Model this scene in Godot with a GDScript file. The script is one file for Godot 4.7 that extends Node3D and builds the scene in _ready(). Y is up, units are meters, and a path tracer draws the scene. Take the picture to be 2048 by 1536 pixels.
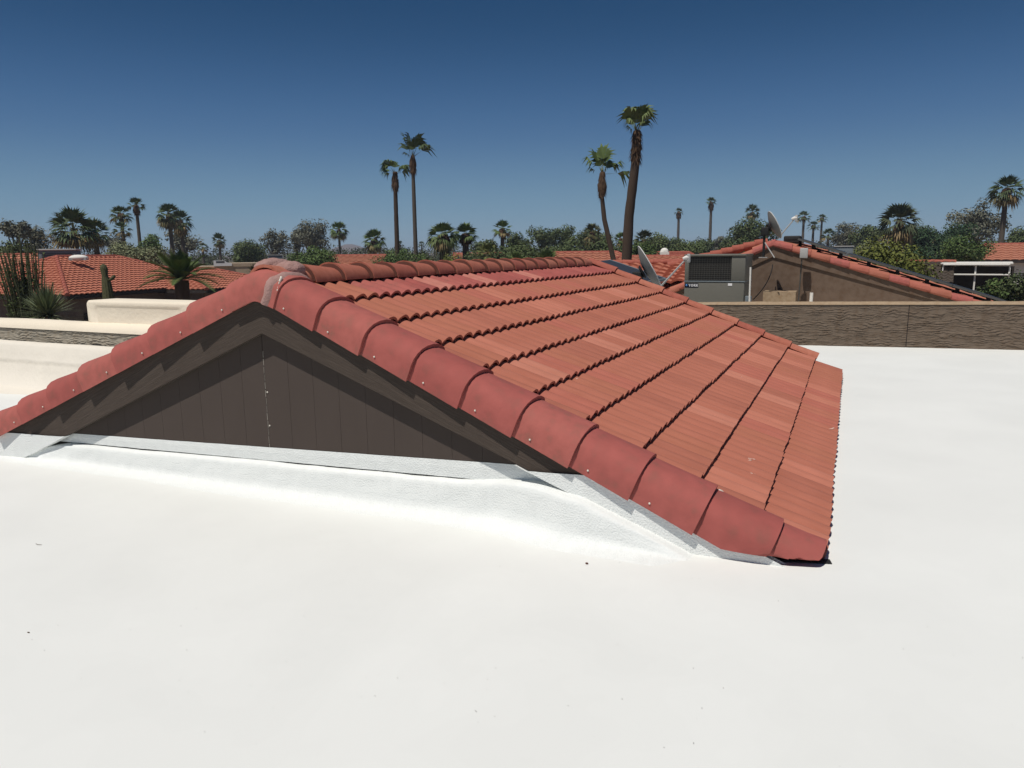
extends Node3D

const GROUND := -3.2
const SKY_SRGB := false
var rng := RandomNumberGenerator.new()
var names := {}
var M := {}
var nz := FastNoiseLite.new()
var nr := FastNoiseLite.new()

# ---------------------------------------------------------------- helpers
func lin(r: float, g: float, b: float) -> Color:
	return Color(r, g, b).linear_to_srgb()

func mat(called: String, c: Color, rough := 0.85, tex: Texture2D = null, tscale := Vector3.ONE, bump: Texture2D = null, bcm := 0.0, world := true) -> StandardMaterial3D:
	var m := StandardMaterial3D.new()
	m.resource_name = called
	m.albedo_color = c
	m.roughness = rough
	m.metallic_specular = 0.3
	if tex:
		m.albedo_texture = tex
	if bump:
		m.heightmap_enabled = true
		m.heightmap_texture = bump
		m.heightmap_scale = bcm
	if tex or bump:
		m.uv1_triplanar = tscale != Vector3.ZERO
		m.uv1_world_triplanar = world
		if tscale != Vector3.ZERO:
			m.uv1_scale = tscale
	M[called] = m
	return m

func noise_tex(freq: float, lo: float, hi: float, sd: int, fractal := FastNoiseLite.FRACTAL_FBM, oct := 4, size := 512, tint := Color(1, 1, 1), mid := 0.5) -> NoiseTexture2D:
	var n := FastNoiseLite.new()
	n.seed = sd
	n.noise_type = FastNoiseLite.TYPE_SIMPLEX_SMOOTH
	n.frequency = freq
	n.fractal_type = fractal
	n.fractal_octaves = oct
	var t := NoiseTexture2D.new()
	t.width = size
	t.height = size
	t.seamless = true
	t.noise = n
	var g := Gradient.new()
	g.offsets = PackedFloat32Array([0.0, mid, 1.0])
	var m := (lo + hi) * 0.5
	g.colors = PackedColorArray([Color(lo * tint.r, lo * tint.g, lo * tint.b), Color(m, m, m), Color(hi, hi, hi)])
	t.color_ramp = g
	return t

func numbered(called: String) -> String:
	if not names.has(called):
		names[called] = 0
		return called
	names[called] += 1
	return "%s_%03d" % [called, names[called]]

func thing(called: String, label: String, category: String, at := Vector3.ZERO, turn := 0.0, group := "") -> Node3D:
	var o := Node3D.new()
	o.name = numbered(called)
	add_child(o)
	o.position = at
	o.rotation.y = turn
	tag(o, label, category, group)
	return o

func tag(o: Node3D, label: String, category: String, group := "", kind := "") -> void:
	o.set_meta("label", label)
	if category:
		o.set_meta("category", category)
	if group:
		o.set_meta("group", group)
	if kind:
		o.set_meta("kind", kind)

func part(called: String, mesh: Mesh, m: Material, parent: Node3D, kind := "") -> MeshInstance3D:
	var o := MeshInstance3D.new()
	o.name = called
	o.mesh = mesh
	o.material_override = m
	if kind:
		o.set_meta("kind", kind)
	parent.add_child(o, true)
	return o

func top(called: String, mesh: Mesh, m: Material, label: String, category: String, group := "", kind := "") -> MeshInstance3D:
	var o := MeshInstance3D.new()
	o.name = numbered(called)
	o.mesh = mesh
	o.material_override = m
	add_child(o)
	tag(o, label, category, group, kind)
	return o

func S() -> SurfaceTool:
	var st := SurfaceTool.new()
	st.begin(Mesh.PRIMITIVE_TRIANGLES)
	return st

func done(st: SurfaceTool) -> ArrayMesh:
	st.generate_normals()
	return st.commit()

# a b c d run anticlockwise as seen from outside
func quad(st: SurfaceTool, a: Vector3, b: Vector3, c: Vector3, d: Vector3, g := -1, ua := Vector2.ZERO, ub := Vector2.ZERO, uc := Vector2.ZERO, ud := Vector2.ZERO) -> void:
	st.set_smooth_group(g)
	st.set_uv(ua); st.add_vertex(a)
	st.set_uv(uc); st.add_vertex(c)
	st.set_uv(ub); st.add_vertex(b)
	st.set_uv(ua); st.add_vertex(a)
	st.set_uv(ud); st.add_vertex(d)
	st.set_uv(uc); st.add_vertex(c)

func tri(st: SurfaceTool, a: Vector3, b: Vector3, c: Vector3, g := -1) -> void:
	st.set_smooth_group(g)
	st.set_uv(Vector2.ZERO)
	st.add_vertex(a); st.add_vertex(c); st.add_vertex(b)

# box with chamfered look left out: eight corners through a transform
func box(st: SurfaceTool, c: Vector3, s: Vector3, b := Basis.IDENTITY) -> void:
	var h := s * 0.5
	var p := []
	for i in 8:
		p.append(c + b * Vector3(h.x if i & 1 else -h.x, h.y if i & 2 else -h.y, h.z if i & 4 else -h.z))
	quad(st, p[4], p[5], p[7], p[6])
	quad(st, p[1], p[0], p[2], p[3])
	quad(st, p[5], p[1], p[3], p[7])
	quad(st, p[0], p[4], p[6], p[2])
	quad(st, p[6], p[7], p[3], p[2])
	quad(st, p[0], p[1], p[5], p[4])

# box with bevelled edges
func bevel_box(st: SurfaceTool, c: Vector3, s: Vector3, r: float, b := Basis.IDENTITY) -> void:
	var rings := []
	var h := s * 0.5
	for k in [[-h.y, r], [-h.y + r * 0.3, r * 0.3], [-h.y + r, 0.0], [h.y - r, 0.0], [h.y - r * 0.3, r * 0.3], [h.y, r]]:
		var ring := PackedVector3Array()
		var x: float = h.x - k[1]
		var z: float = h.z - k[1]
		for q in [[1, 1], [-1, 1], [-1, -1], [1, -1]]:
			var cx: float = (h.x - r) * q[0]
			var cz: float = (h.z - r) * q[1]
			var rr: float = r - k[1]
			var a0: float = atan2(q[1], q[0]) - PI / 4
			for i in 4:
				var a := a0 + i * PI / 6
				ring.append(c + b * Vector3(cx + cos(a) * rr, k[0], cz + sin(a) * rr))
		ring.append(ring[0])
		rings.append(ring)
	for i in rings.size() - 1:
		for j in rings[i].size() - 1:
			quad(st, rings[i][j], rings[i + 1][j], rings[i + 1][j + 1], rings[i][j + 1], 3)
	for e in [0, rings.size() - 1]:
		var ring: PackedVector3Array = rings[e]
		var mid := c + b * Vector3(0, -h.y if e == 0 else h.y, 0)
		for j in ring.size() - 1:
			if e == 0:
				tri(st, mid, ring[j], ring[j + 1], 3)
			else:
				tri(st, mid, ring[j + 1], ring[j], 3)

func tube(st: SurfaceTool, pts: Array, rad: Array, sides := 8, caps := true) -> void:
	var rings := []
	for i in pts.size():
		var t: Vector3 = (pts[mini(i + 1, pts.size() - 1)] - pts[maxi(i - 1, 0)]).normalized()
		var u := t.cross(Vector3.RIGHT if absf(t.x) < 0.8 else Vector3.UP).normalized()
		var v := t.cross(u)
		var ring := PackedVector3Array()
		for k in sides + 1:
			var a := TAU * (k % sides) / sides
			ring.append(pts[i] + (u * cos(a) + v * sin(a)) * rad[i])
		rings.append(ring)
	for i in pts.size() - 1:
		for k in sides:
			quad(st, rings[i][k], rings[i][k + 1], rings[i + 1][k + 1], rings[i + 1][k], 5)
	if caps:
		for k in sides:
			tri(st, pts[0], rings[0][k + 1], rings[0][k])
			tri(st, pts[-1], rings[-1][k], rings[-1][k + 1])

func ball(st: SurfaceTool, c: Vector3, r: Vector3, rough := 0.0, n := 10) -> void:
	var g := []
	for i in n + 1:
		var row := PackedVector3Array()
		var la := -PI / 2 + PI * i / n
		for j in 2 * n + 1:
			var lo := TAU * (j % (2 * n)) / (2 * n)
			var d := Vector3(cos(la) * cos(lo), sin(la), -cos(la) * sin(lo))
			var k := 1.0 + rough * nz.get_noise_3d(c.x * 40 + d.x * 90, c.y * 40 + d.y * 90, c.z * 40 + d.z * 90)
			row.append(c + d * r * k)
		g.append(row)
	for i in n:
		for j in 2 * n:
			quad(st, g[i][j], g[i][j + 1], g[i + 1][j + 1], g[i + 1][j], 7)

# closed shell between an outer grid A and an inner grid B (rows x columns)
func shell(st: SurfaceTool, A: Array, B: Array) -> void:
	var n: int = A.size() - 1
	var m: int = A[0].size() - 1
	for i in n:
		for j in m:
			quad(st, A[i][j], A[i + 1][j], A[i + 1][j + 1], A[i][j + 1], 1)
			quad(st, B[i][j + 1], B[i + 1][j + 1], B[i + 1][j], B[i][j], 2)
	for j in m:
		quad(st, A[0][j + 1], B[0][j + 1], B[0][j], A[0][j])
		quad(st, A[n][j], B[n][j], B[n][j + 1], A[n][j + 1])
	for i in n:
		quad(st, A[i][0], B[i][0], B[i + 1][0], A[i + 1][0])
		quad(st, A[i + 1][m], B[i + 1][m], B[i][m], A[i][m])

func grid(st: SurfaceTool, A: Array, g := 1) -> void:
	for i in A.size() - 1:
		for j in A[0].size() - 1:
			quad(st, A[i][j], A[i][j + 1], A[i + 1][j + 1], A[i + 1][j], g)

# straight prism: polygon pts (anticlockwise seen from +z) between z0 (front) and z1 (back)
func prism(st: SurfaceTool, poly: Array, z0: float, z1: float) -> void:
	var p := PackedVector2Array(poly)
	var idx := Geometry2D.triangulate_polygon(p)
	for i in range(0, idx.size(), 3):
		var a := p[idx[i]]
		var b := p[idx[i + 1]]
		var c := p[idx[i + 2]]
		if (b - a).cross(c - a) < 0:
			var t := b
			b = c
			c = t
		tri(st, Vector3(a.x, a.y, z0), Vector3(b.x, b.y, z0), Vector3(c.x, c.y, z0))
		tri(st, Vector3(a.x, a.y, z1), Vector3(c.x, c.y, z1), Vector3(b.x, b.y, z1))
	for i in p.size():
		var a := p[i]
		var b := p[(i + 1) % p.size()]
		quad(st, Vector3(a.x, a.y, z1), Vector3(b.x, b.y, z1), Vector3(b.x, b.y, z0), Vector3(a.x, a.y, z0))

func deck_y(x: float, z: float) -> float:
	return 0.085 + 0.02 * (x + 0.04) + 0.006 * (z + 3.9)

# ---------------------------------------------------------------- materials
func materials() -> void:
	nz.seed = 5
	nz.frequency = 0.02
	nr.seed = 9
	nr.frequency = 0.9
	nr.fractal_type = FastNoiseLite.FRACTAL_RIDGED
	nr.fractal_octaves = 3
	var mott := noise_tex(0.012, 0.86, 1.0, 3, FastNoiseLite.FRACTAL_FBM, 5, 512, Color(1, 0.96, 0.92))
	var soft := noise_tex(0.006, 0.97, 1.0, 4)
	var dusty := noise_tex(0.011, 0.87, 1.0, 37, FastNoiseLite.FRACTAL_FBM, 5, 512, Color(0.95, 1.08, 1.05), 0.42)
	var streak := noise_tex(0.010, 0.91, 1.0, 31, FastNoiseLite.FRACTAL_FBM, 4, 512, Color(1, 0.98, 0.96))
	var fine := noise_tex(0.07, 0.0, 1.0, 6, FastNoiseLite.FRACTAL_FBM, 3)
	var wood := noise_tex(0.03, 0.72, 1.0, 8, FastNoiseLite.FRACTAL_FBM, 4)
	var spray := noise_tex(0.045, 0.0, 1.0, 10, FastNoiseLite.FRACTAL_FBM, 4)
	var bark := noise_tex(0.04, 0.5, 1.0, 12)
	var i := 0
	for c in [[0.445, 0.160, 0.108], [0.51, 0.192, 0.132], [0.405, 0.145, 0.099], [0.45, 0.150, 0.108], [0.52, 0.207, 0.145], [0.43, 0.158, 0.103]]:
		mat("tile%d" % i, lin(c[0], c[1], c[2]), 0.82, streak, Vector3(0.7, 0.7, 5.0), fine, 0.05)
		i += 1
	mat("pink0", lin(0.40, 0.112, 0.096), 0.8, dusty, Vector3(1.3, 1.3, 1.3), fine, 0.06)
	mat("pink1", lin(0.43, 0.128, 0.107), 0.8, dusty, Vector3(1.7, 1.7, 1.7), fine, 0.06)
	mat("pink2", lin(0.375, 0.102, 0.088), 0.8, dusty, Vector3(1.1, 1.1, 1.1), fine, 0.06)
	mat("pink3", lin(0.54, 0.21, 0.165), 0.8, mott, Vector3(1.1, 1.1, 1.1), fine, 0.06)
	mat("cap0", lin(0.45, 0.155, 0.105), 0.85, mott, Vector3(2.2, 2.2, 2.2), fine, 0.12)
	mat("cap1", lin(0.40, 0.125, 0.09), 0.85, mott, Vector3(1.8, 1.8, 1.8), fine, 0.12)
	mat("cap2", lin(0.49, 0.185, 0.125), 0.85, mott, Vector3(2.0, 2.0, 2.0), fine, 0.12)
	mat("mortar", lin(0.42, 0.26, 0.235), 0.95, mott, Vector3(3, 3, 3), spray, 0.5)
	mat("caulk", lin(0.7, 0.66, 0.58), 0.7)
	mat("splash", lin(0.60, 0.40, 0.33), 0.9)
	mat("seam", lin(0.34, 0.31, 0.27), 0.8)
	mat("lip_shade_pebble", lin(0.11, 0.045, 0.034), 0.95)  # dark brown for the shadow line under ridge lips, also the pebble
	mat("under", lin(0.03, 0.025, 0.022), 0.95)
	mat("brown", lin(0.074, 0.058, 0.050), 0.9, soft, Vector3(1.2, 0.5, 1.2), fine, 0.03)
	mat("brown_dark", lin(0.04, 0.033, 0.03), 0.9)
	var f := mat("fascia", lin(0.10, 0.078, 0.064), 0.9, wood, Vector3.ZERO, wood, 0.5)
	f.uv1_scale = Vector3(0.25, 16.0, 1)
	mat("white", lin(0.775, 0.79, 0.765), 0.75, soft, Vector3(0.27, 0.27, 0.27), fine, 0.01)
	mat("foam", lin(0.79, 0.815, 0.80), 0.8, soft, Vector3(3.0, 3.0, 3.0), spray, 0.35)
	mat("cream", lin(0.80, 0.72, 0.585), 0.9, soft, Vector3(0.6, 0.6, 0.6), spray, 0.35)
	mat("cream_low", lin(0.76, 0.715, 0.63), 0.9, soft, Vector3(0.6, 0.6, 0.6), spray, 0.4)
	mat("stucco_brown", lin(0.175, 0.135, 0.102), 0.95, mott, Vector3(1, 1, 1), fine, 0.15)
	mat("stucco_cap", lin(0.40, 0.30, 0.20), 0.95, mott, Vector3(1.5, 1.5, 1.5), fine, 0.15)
	mat("stucco_grey", lin(0.36, 0.325, 0.265), 0.95, mott, Vector3(1, 1, 1), fine, 0.15)
	mat("nb_wall", lin(0.17, 0.12, 0.088), 0.95, mott, Vector3(0.8, 0.8, 0.8), fine, 0.1)
	mat("house_wall", lin(0.18, 0.142, 0.118), 0.95, mott, Vector3(0.5, 0.5, 0.5))
	mat("house_pale", lin(0.5, 0.4, 0.29), 0.95, mott, Vector3(0.5, 0.5, 0.5))
	mat("roof_a", lin(0.51, 0.192, 0.125), 0.9, mott, Vector3(0.7, 0.7, 0.7))
	mat("roof_b", lin(0.50, 0.215, 0.14), 0.9, mott, Vector3(0.5, 0.5, 0.5))
	mat("roof_c", lin(0.40, 0.125, 0.09), 0.9, mott, Vector3(0.5, 0.5, 0.5))
	mat("shingle", lin(0.19, 0.155, 0.125), 0.95, mott, Vector3(2, 2, 2))
	mat("trim_white", lin(0.75, 0.73, 0.68), 0.8)
	mat("dark_glass", lin(0.02, 0.022, 0.025), 0.15)
	mat("metal_grey", lin(0.15, 0.146, 0.125), 0.55, soft, Vector3(0.8, 0.8, 0.8))
	mat("metal_dark", lin(0.022, 0.022, 0.022), 0.6)
	mat("coil", lin(0.045, 0.043, 0.04), 0.7)
	mat("wire", lin(0.08, 0.078, 0.07), 0.5)
	mat("dish_grey", lin(0.25, 0.25, 0.235), 0.5)
	mat("dish_rim", lin(0.55, 0.55, 0.53), 0.5)
	mat("galv", lin(0.40, 0.40, 0.39), 0.5)
	mat("cooler", lin(0.16, 0.19, 0.21), 0.6, soft, Vector3(1, 1, 1))
	mat("panel", lin(0.035, 0.038, 0.045), 0.35)
	mat("panel_frame", lin(0.10, 0.105, 0.10), 0.4)
	mat("label_blue", lin(0.008, 0.012, 0.03), 0.4)
	mat("letter", lin(0.8, 0.8, 0.8), 0.5)
	mat("orb", lin(0.12, 0.3, 0.65), 0.5)
	mat("trunk_brown", lin(0.13, 0.092, 0.068), 0.95, bark, Vector3(1.5, 5.0, 1.5))
	mat("trunk_grey", lin(0.19, 0.16, 0.13), 0.95, bark, Vector3(1.5, 3.0, 1.5))
	mat("skirt", lin(0.17, 0.105, 0.065), 0.95, bark, Vector3(4, 4, 4))
	mat("cactus", lin(0.15, 0.15, 0.075), 0.85, bark, Vector3(2, 0.6, 2))
	mat("ocotillo", lin(0.085, 0.092, 0.05), 0.95)
	var leaf := mat("leaf", Color(1, 1, 1), 0.65)
	leaf.vertex_color_use_as_albedo = true
	leaf.backlight_enabled = true
	leaf.backlight = lin(0.06, 0.075, 0.02)
	mat("earth", lin(0.30, 0.23, 0.165), 0.95, mott, Vector3(0.05, 0.05, 0.05))
	mat("hill", lin(0.16, 0.12, 0.105), 1.0)
	mat("debris", lin(0.12, 0.09, 0.065), 0.9)
	mat("van", lin(0.7, 0.7, 0.7), 0.35)

# clear desert sky: colour by height above the horizon only
func sky_texture() -> ImageTexture:
	var at := [0.0, 1.2, 3.7, 9.15, 17.65, 35.0, 90.0]
	var col := [Color(0.245, 0.345, 0.43), Color(0.222, 0.328, 0.425), Color(0.165, 0.283, 0.402), Color(0.070, 0.156, 0.302), Color(0.019, 0.066, 0.160), Color(0.020, 0.058, 0.135), Color(0.016, 0.045, 0.11)]
	var im := Image.create(16, 1024, false, Image.FORMAT_RGBF)
	for y in 1024:
		var el := 90.0 - 180.0 * (y + 0.5) / 1024.0
		var c := Color(0.24, 0.22, 0.19)
		if el >= 0.0:
			var i := 0
			while i < 5 and el > at[i + 1]:
				i += 1
			var f: float = (el - at[i]) / (at[i + 1] - at[i])
			var p0: Color = col[maxi(i - 1, 0)]
			var p3: Color = col[mini(i + 2, 6)]
			var h: float = at[i + 1] - at[i]
			for k in 3:
				var m0: float = (col[i + 1][k] - p0[k]) / (at[i + 1] - at[maxi(i - 1, 0)]) * h
				var m1: float = (p3[k] - col[i][k]) / (at[mini(i + 2, 6)] - at[i]) * h
				c[k] = (2 * f * f * f - 3 * f * f + 1) * col[i][k] + (f * f * f - 2 * f * f + f) * m0 + (-2 * f * f * f + 3 * f * f) * col[i + 1][k] + (f * f * f - f * f) * m1
		elif el > -2.0:
			c = col[0].lerp(c, -el / 2.0)
		for x in 16:
			im.set_pixel(x, y, Color(c.r, c.g, c.b).linear_to_srgb() if SKY_SRGB else c)
	return ImageTexture.create_from_image(im)

# ---------------------------------------------------------------- the scene
func _ready() -> void:
	rng.seed = 20240611
	var cam := Camera3D.new()
	cam.name = "camera"
	cam.position = Vector3(0, 1.6, 0)
	cam.rotation = Vector3(-0.1794, 0.435, -0.0109)
	cam.fov = 55.9
	cam.far = 6000
	cam.near = 0.05
	cam.current = true
	add_child(cam)

	var env := Environment.new()
	env.background_mode = Environment.BG_SKY
	var sm := PanoramaSkyMaterial.new()
	sm.panorama = sky_texture()
	var sky := Sky.new()
	sky.sky_material = sm
	env.sky = sky
	env.tonemap_mode = Environment.TONE_MAPPER_LINEAR
	env.tonemap_exposure = 1.0
	env.sdfgi_enabled = true
	env.ssao_enabled = true
	env.ssil_enabled = true
	env.fog_enabled = true
	env.fog_density = 0.0005
	env.fog_light_color = Color(0.86, 0.92, 1.0)
	var we := WorldEnvironment.new()
	we.name = "world"
	we.environment = env
	add_child(we)

	var sun := DirectionalLight3D.new()
	sun.name = "sun"
	sun.light_energy = 1.2
	sun.light_color = Color(1.0, 0.975, 0.94)
	sun.light_angular_distance = 0.5
	sun.shadow_enabled = true
	sun.sky_mode = DirectionalLight3D.SKY_MODE_LIGHT_ONLY
	add_child(sun)
	var towards := Vector3(-0.12, 0.90, 0.42).normalized()
	sun.look_at_from_position(towards * 50, Vector3.ZERO, Vector3.RIGHT)

	materials()
	setting()
	gable_roof()
	left_parapet()
	right_parapet()
	neighbour()
	rooftop_things()
	houses()
	palms()
	plants()
	trees()
	debris()

# ---------------------------------------------------------------- deck, ground, hills
func setting() -> void:
	var st := S()
	quad(st, Vector3(-3000, GROUND, 3000), Vector3(3000, GROUND, 3000), Vector3(3000, GROUND, -3000), Vector3(-3000, GROUND, -3000))
	top("ground", done(st), M.earth, "sandy desert ground of the neighbourhood", "", "", "structure")
	st = S()
	var g := []
	for i in 121:
		var row := PackedVector3Array()
		var z := 4.0 - 17.05 * i / 120.0
		for j in 151:
			var x := -11.5 + 20.5 * j / 150.0
			var y := deck_y(x, z) + 0.003 * nz.get_noise_2d(x * 22, z * 22) + 0.0012 * nz.get_noise_2d(x * 150, z * 150)
			row.append(Vector3(x, y, z))
		g.append(row)
	grid(st, g, 1)
	top("flat_roof", done(st), M.white, "smooth white foam coated flat roof deck", "", "", "structure")
	st = S()
	var body := deck_y(0, 4) - 0.35
	box(st, Vector3(-1.25, (GROUND + body) / 2, -4.5), Vector3(20.4, body - GROUND, 16.9))
	top("building_wall", done(st), M.house_pale, "walls of the house below the white flat roof", "", "", "structure")
	# mountain far off
	st = S()
	var rows := []
	var along := Vector3(31, 0, -23).normalized()
	var away := Vector3(-23, 0, -31).normalized()
	for i in 5:
		var row := PackedVector3Array()
		for j in 61:
			var s := -330.0 + 660.0 * j / 60.0
			var p := Vector3(-725, 0, -960) + along * s + away * (i - 2) * 60.0
			var peak := 13.0 * exp(-pow((s + 5) / 26.0, 2)) + 4.5 * exp(-pow((s - 45) / 50.0, 2)) + 3.0 * exp(-pow((s + 60) / 60.0, 2)) + 6.5
			peak += 1.5 * nz.get_noise_1d(s * 3.0)
			p.y = GROUND - 1 + peak * [0.0, 0.6, 1.0, 0.6, 0.0][i] * (1.0 - pow(absf(s) / 330.0, 4))
			row.append(p)
		rows.append(row)
	grid(st, rows, 1)
	top("mountain", done(st), M.hill, "low hazy mountain ridge on the horizon", "", "", "structure")

# ---------------------------------------------------------------- the tiled gable roof
const RX := -3.42          # ridge
const RY := 1.437
const SL := 0.3849
func on_slope(s: float, n: float, z: float, side := 1.0) -> Vector3:
	var k := 0.0
	if s > 3.25:
		k = 0.10 * pow((s - 3.25) / 0.45, 2.0)
	return Vector3(RX + side * (s * cos(SL) + n * sin(SL)), RY - s * sin(SL) + n * cos(SL) + k * 0.0, z)

func tile_mesh(v: int) -> ArrayMesh:
	var A := []
	var B := []
	for i in 3:
		var x: float = [0.0, 0.3, 0.425][i]
		var ra := PackedVector3Array()
		var rb := PackedVector3Array()
		for j in 21:
			var q := j / 10.0
			var w := 0.036 * pow(absf(sin(PI * q)), 0.8)
			var y := lerpf(-0.010, 0.030, x / 0.425) + w
			if i == 2:
				y += 0.0015 * nz.get_noise_2d(j * 30 + v * 100, v * 77)
			var xx := x + (0.004 * nz.get_noise_2d(v * 130, j * 12) if i == 2 else 0.0)
			ra.append(Vector3(xx, y, -0.279 * j / 20.0))
			rb.append(Vector3(xx, y - 0.018, -0.279 * j / 20.0))
		A.append(ra)
		B.append(rb)
	var st := S()
	# rows run down the slope, columns towards -z
	shell(st, B_to(A), B_to(B))
	return done(st)

func tile_height(s: float, z: float) -> float:
	var low: float = 0.427 + 0.36 * ceil((s - 0.427) / 0.36)
	var q := (-3.715 - z) / 0.14
	return lerpf(-0.010, 0.030, (s - low + 0.425) / 0.425) + 0.036 * pow(absf(sin(PI * q)), 0.8)

func B_to(a: Array) -> Array:   # reverse the columns so that the outside faces up
	var r := []
	for row in a:
		var c: PackedVector3Array = row.duplicate()
		c.reverse()
		r.append(c)
	return r

# cross-section of a rake tile: [distance in from its outer face, height over the slope]
const RAKE := [[0.0, -0.105], [0.0, -0.05], [0.002, 0.0], [0.012, 0.034], [0.035, 0.062], [0.07, 0.083], [0.12, 0.094], [0.18, 0.096], [0.24, 0.088], [0.29, 0.073], [0.325, 0.056], [0.34, 0.036]]

func rake_piece(s0: float, s1: float, side: float, zout: float, zdir: float, m: Material, parent: Node3D, last := false, lift := 0.0) -> MeshInstance3D:
	var A := []
	var B := []
	var steps := 6 if last else 3
	for i in steps + 1:
		var f := float(i) / steps
		var s := lerpf(s0, s1, f)
		var grow := lerpf(-0.011, 0.015, pow(f, 1.2)) * (1.7 if side < 0 else 1.0)
		var ra := PackedVector3Array()
		var rb := PackedVector3Array()
		for k in RAKE.size():
			var q: Array = RAKE[k]
			var wide := 1.0 if zdir > 0 else 0.42
			var zz: float = q[0] * wide
			var n: float = q[1]
			var cx := 0.17 * wide
			# swell the lower end outwards
			var d := Vector2(zz - cx, clampf(n, -0.06 if zz < 0.1 else 0.0, 1.0)).normalized()
			var o2 := Vector2(zz, n) + d * grow * (0.8 if k < 2 else 1.0)
			var i2 := o2 - d * 0.024
			var pinch := 0.0
			if last:
				pinch = 0.2 * pow(clampf((s - 3.3) / 0.45, 0, 1), 1.5)
			for w in 2:
				var p := o2 if w == 0 else i2
				var v := on_slope(s, p.y + lift, zout - zdir * lerpf(p.x, 0.30, pinch * 2.0), side)
				if last or (side > 0 and s > 2.6):
					var low := 0.128 + (v.x + 0.573) * -0.02
					if side > 0 and v.x > -0.75 and v.y < low + 0.0:
						v.y = lerpf(v.y, low + (0.012 if w == 0 else 0.004), 1.0)
				if w == 0:
					ra.append(v)
				else:
					rb.append(v)
		A.append(ra)
		B.append(rb)
	var st := S()
	if (side > 0) == (zdir > 0):
		shell(st, A, B)
	else:
		shell(st, B_to(A), B_to(B))
	return part("rake_tile", done(st), m, parent)

func nail(p: Vector3, parent: Node3D) -> void:
	var st := S()
	ball(st, p, Vector3(0.006, 0.006, 0.005), 0.0, 4)
	part("nail_head", done(st), M.caulk, parent)

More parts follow.
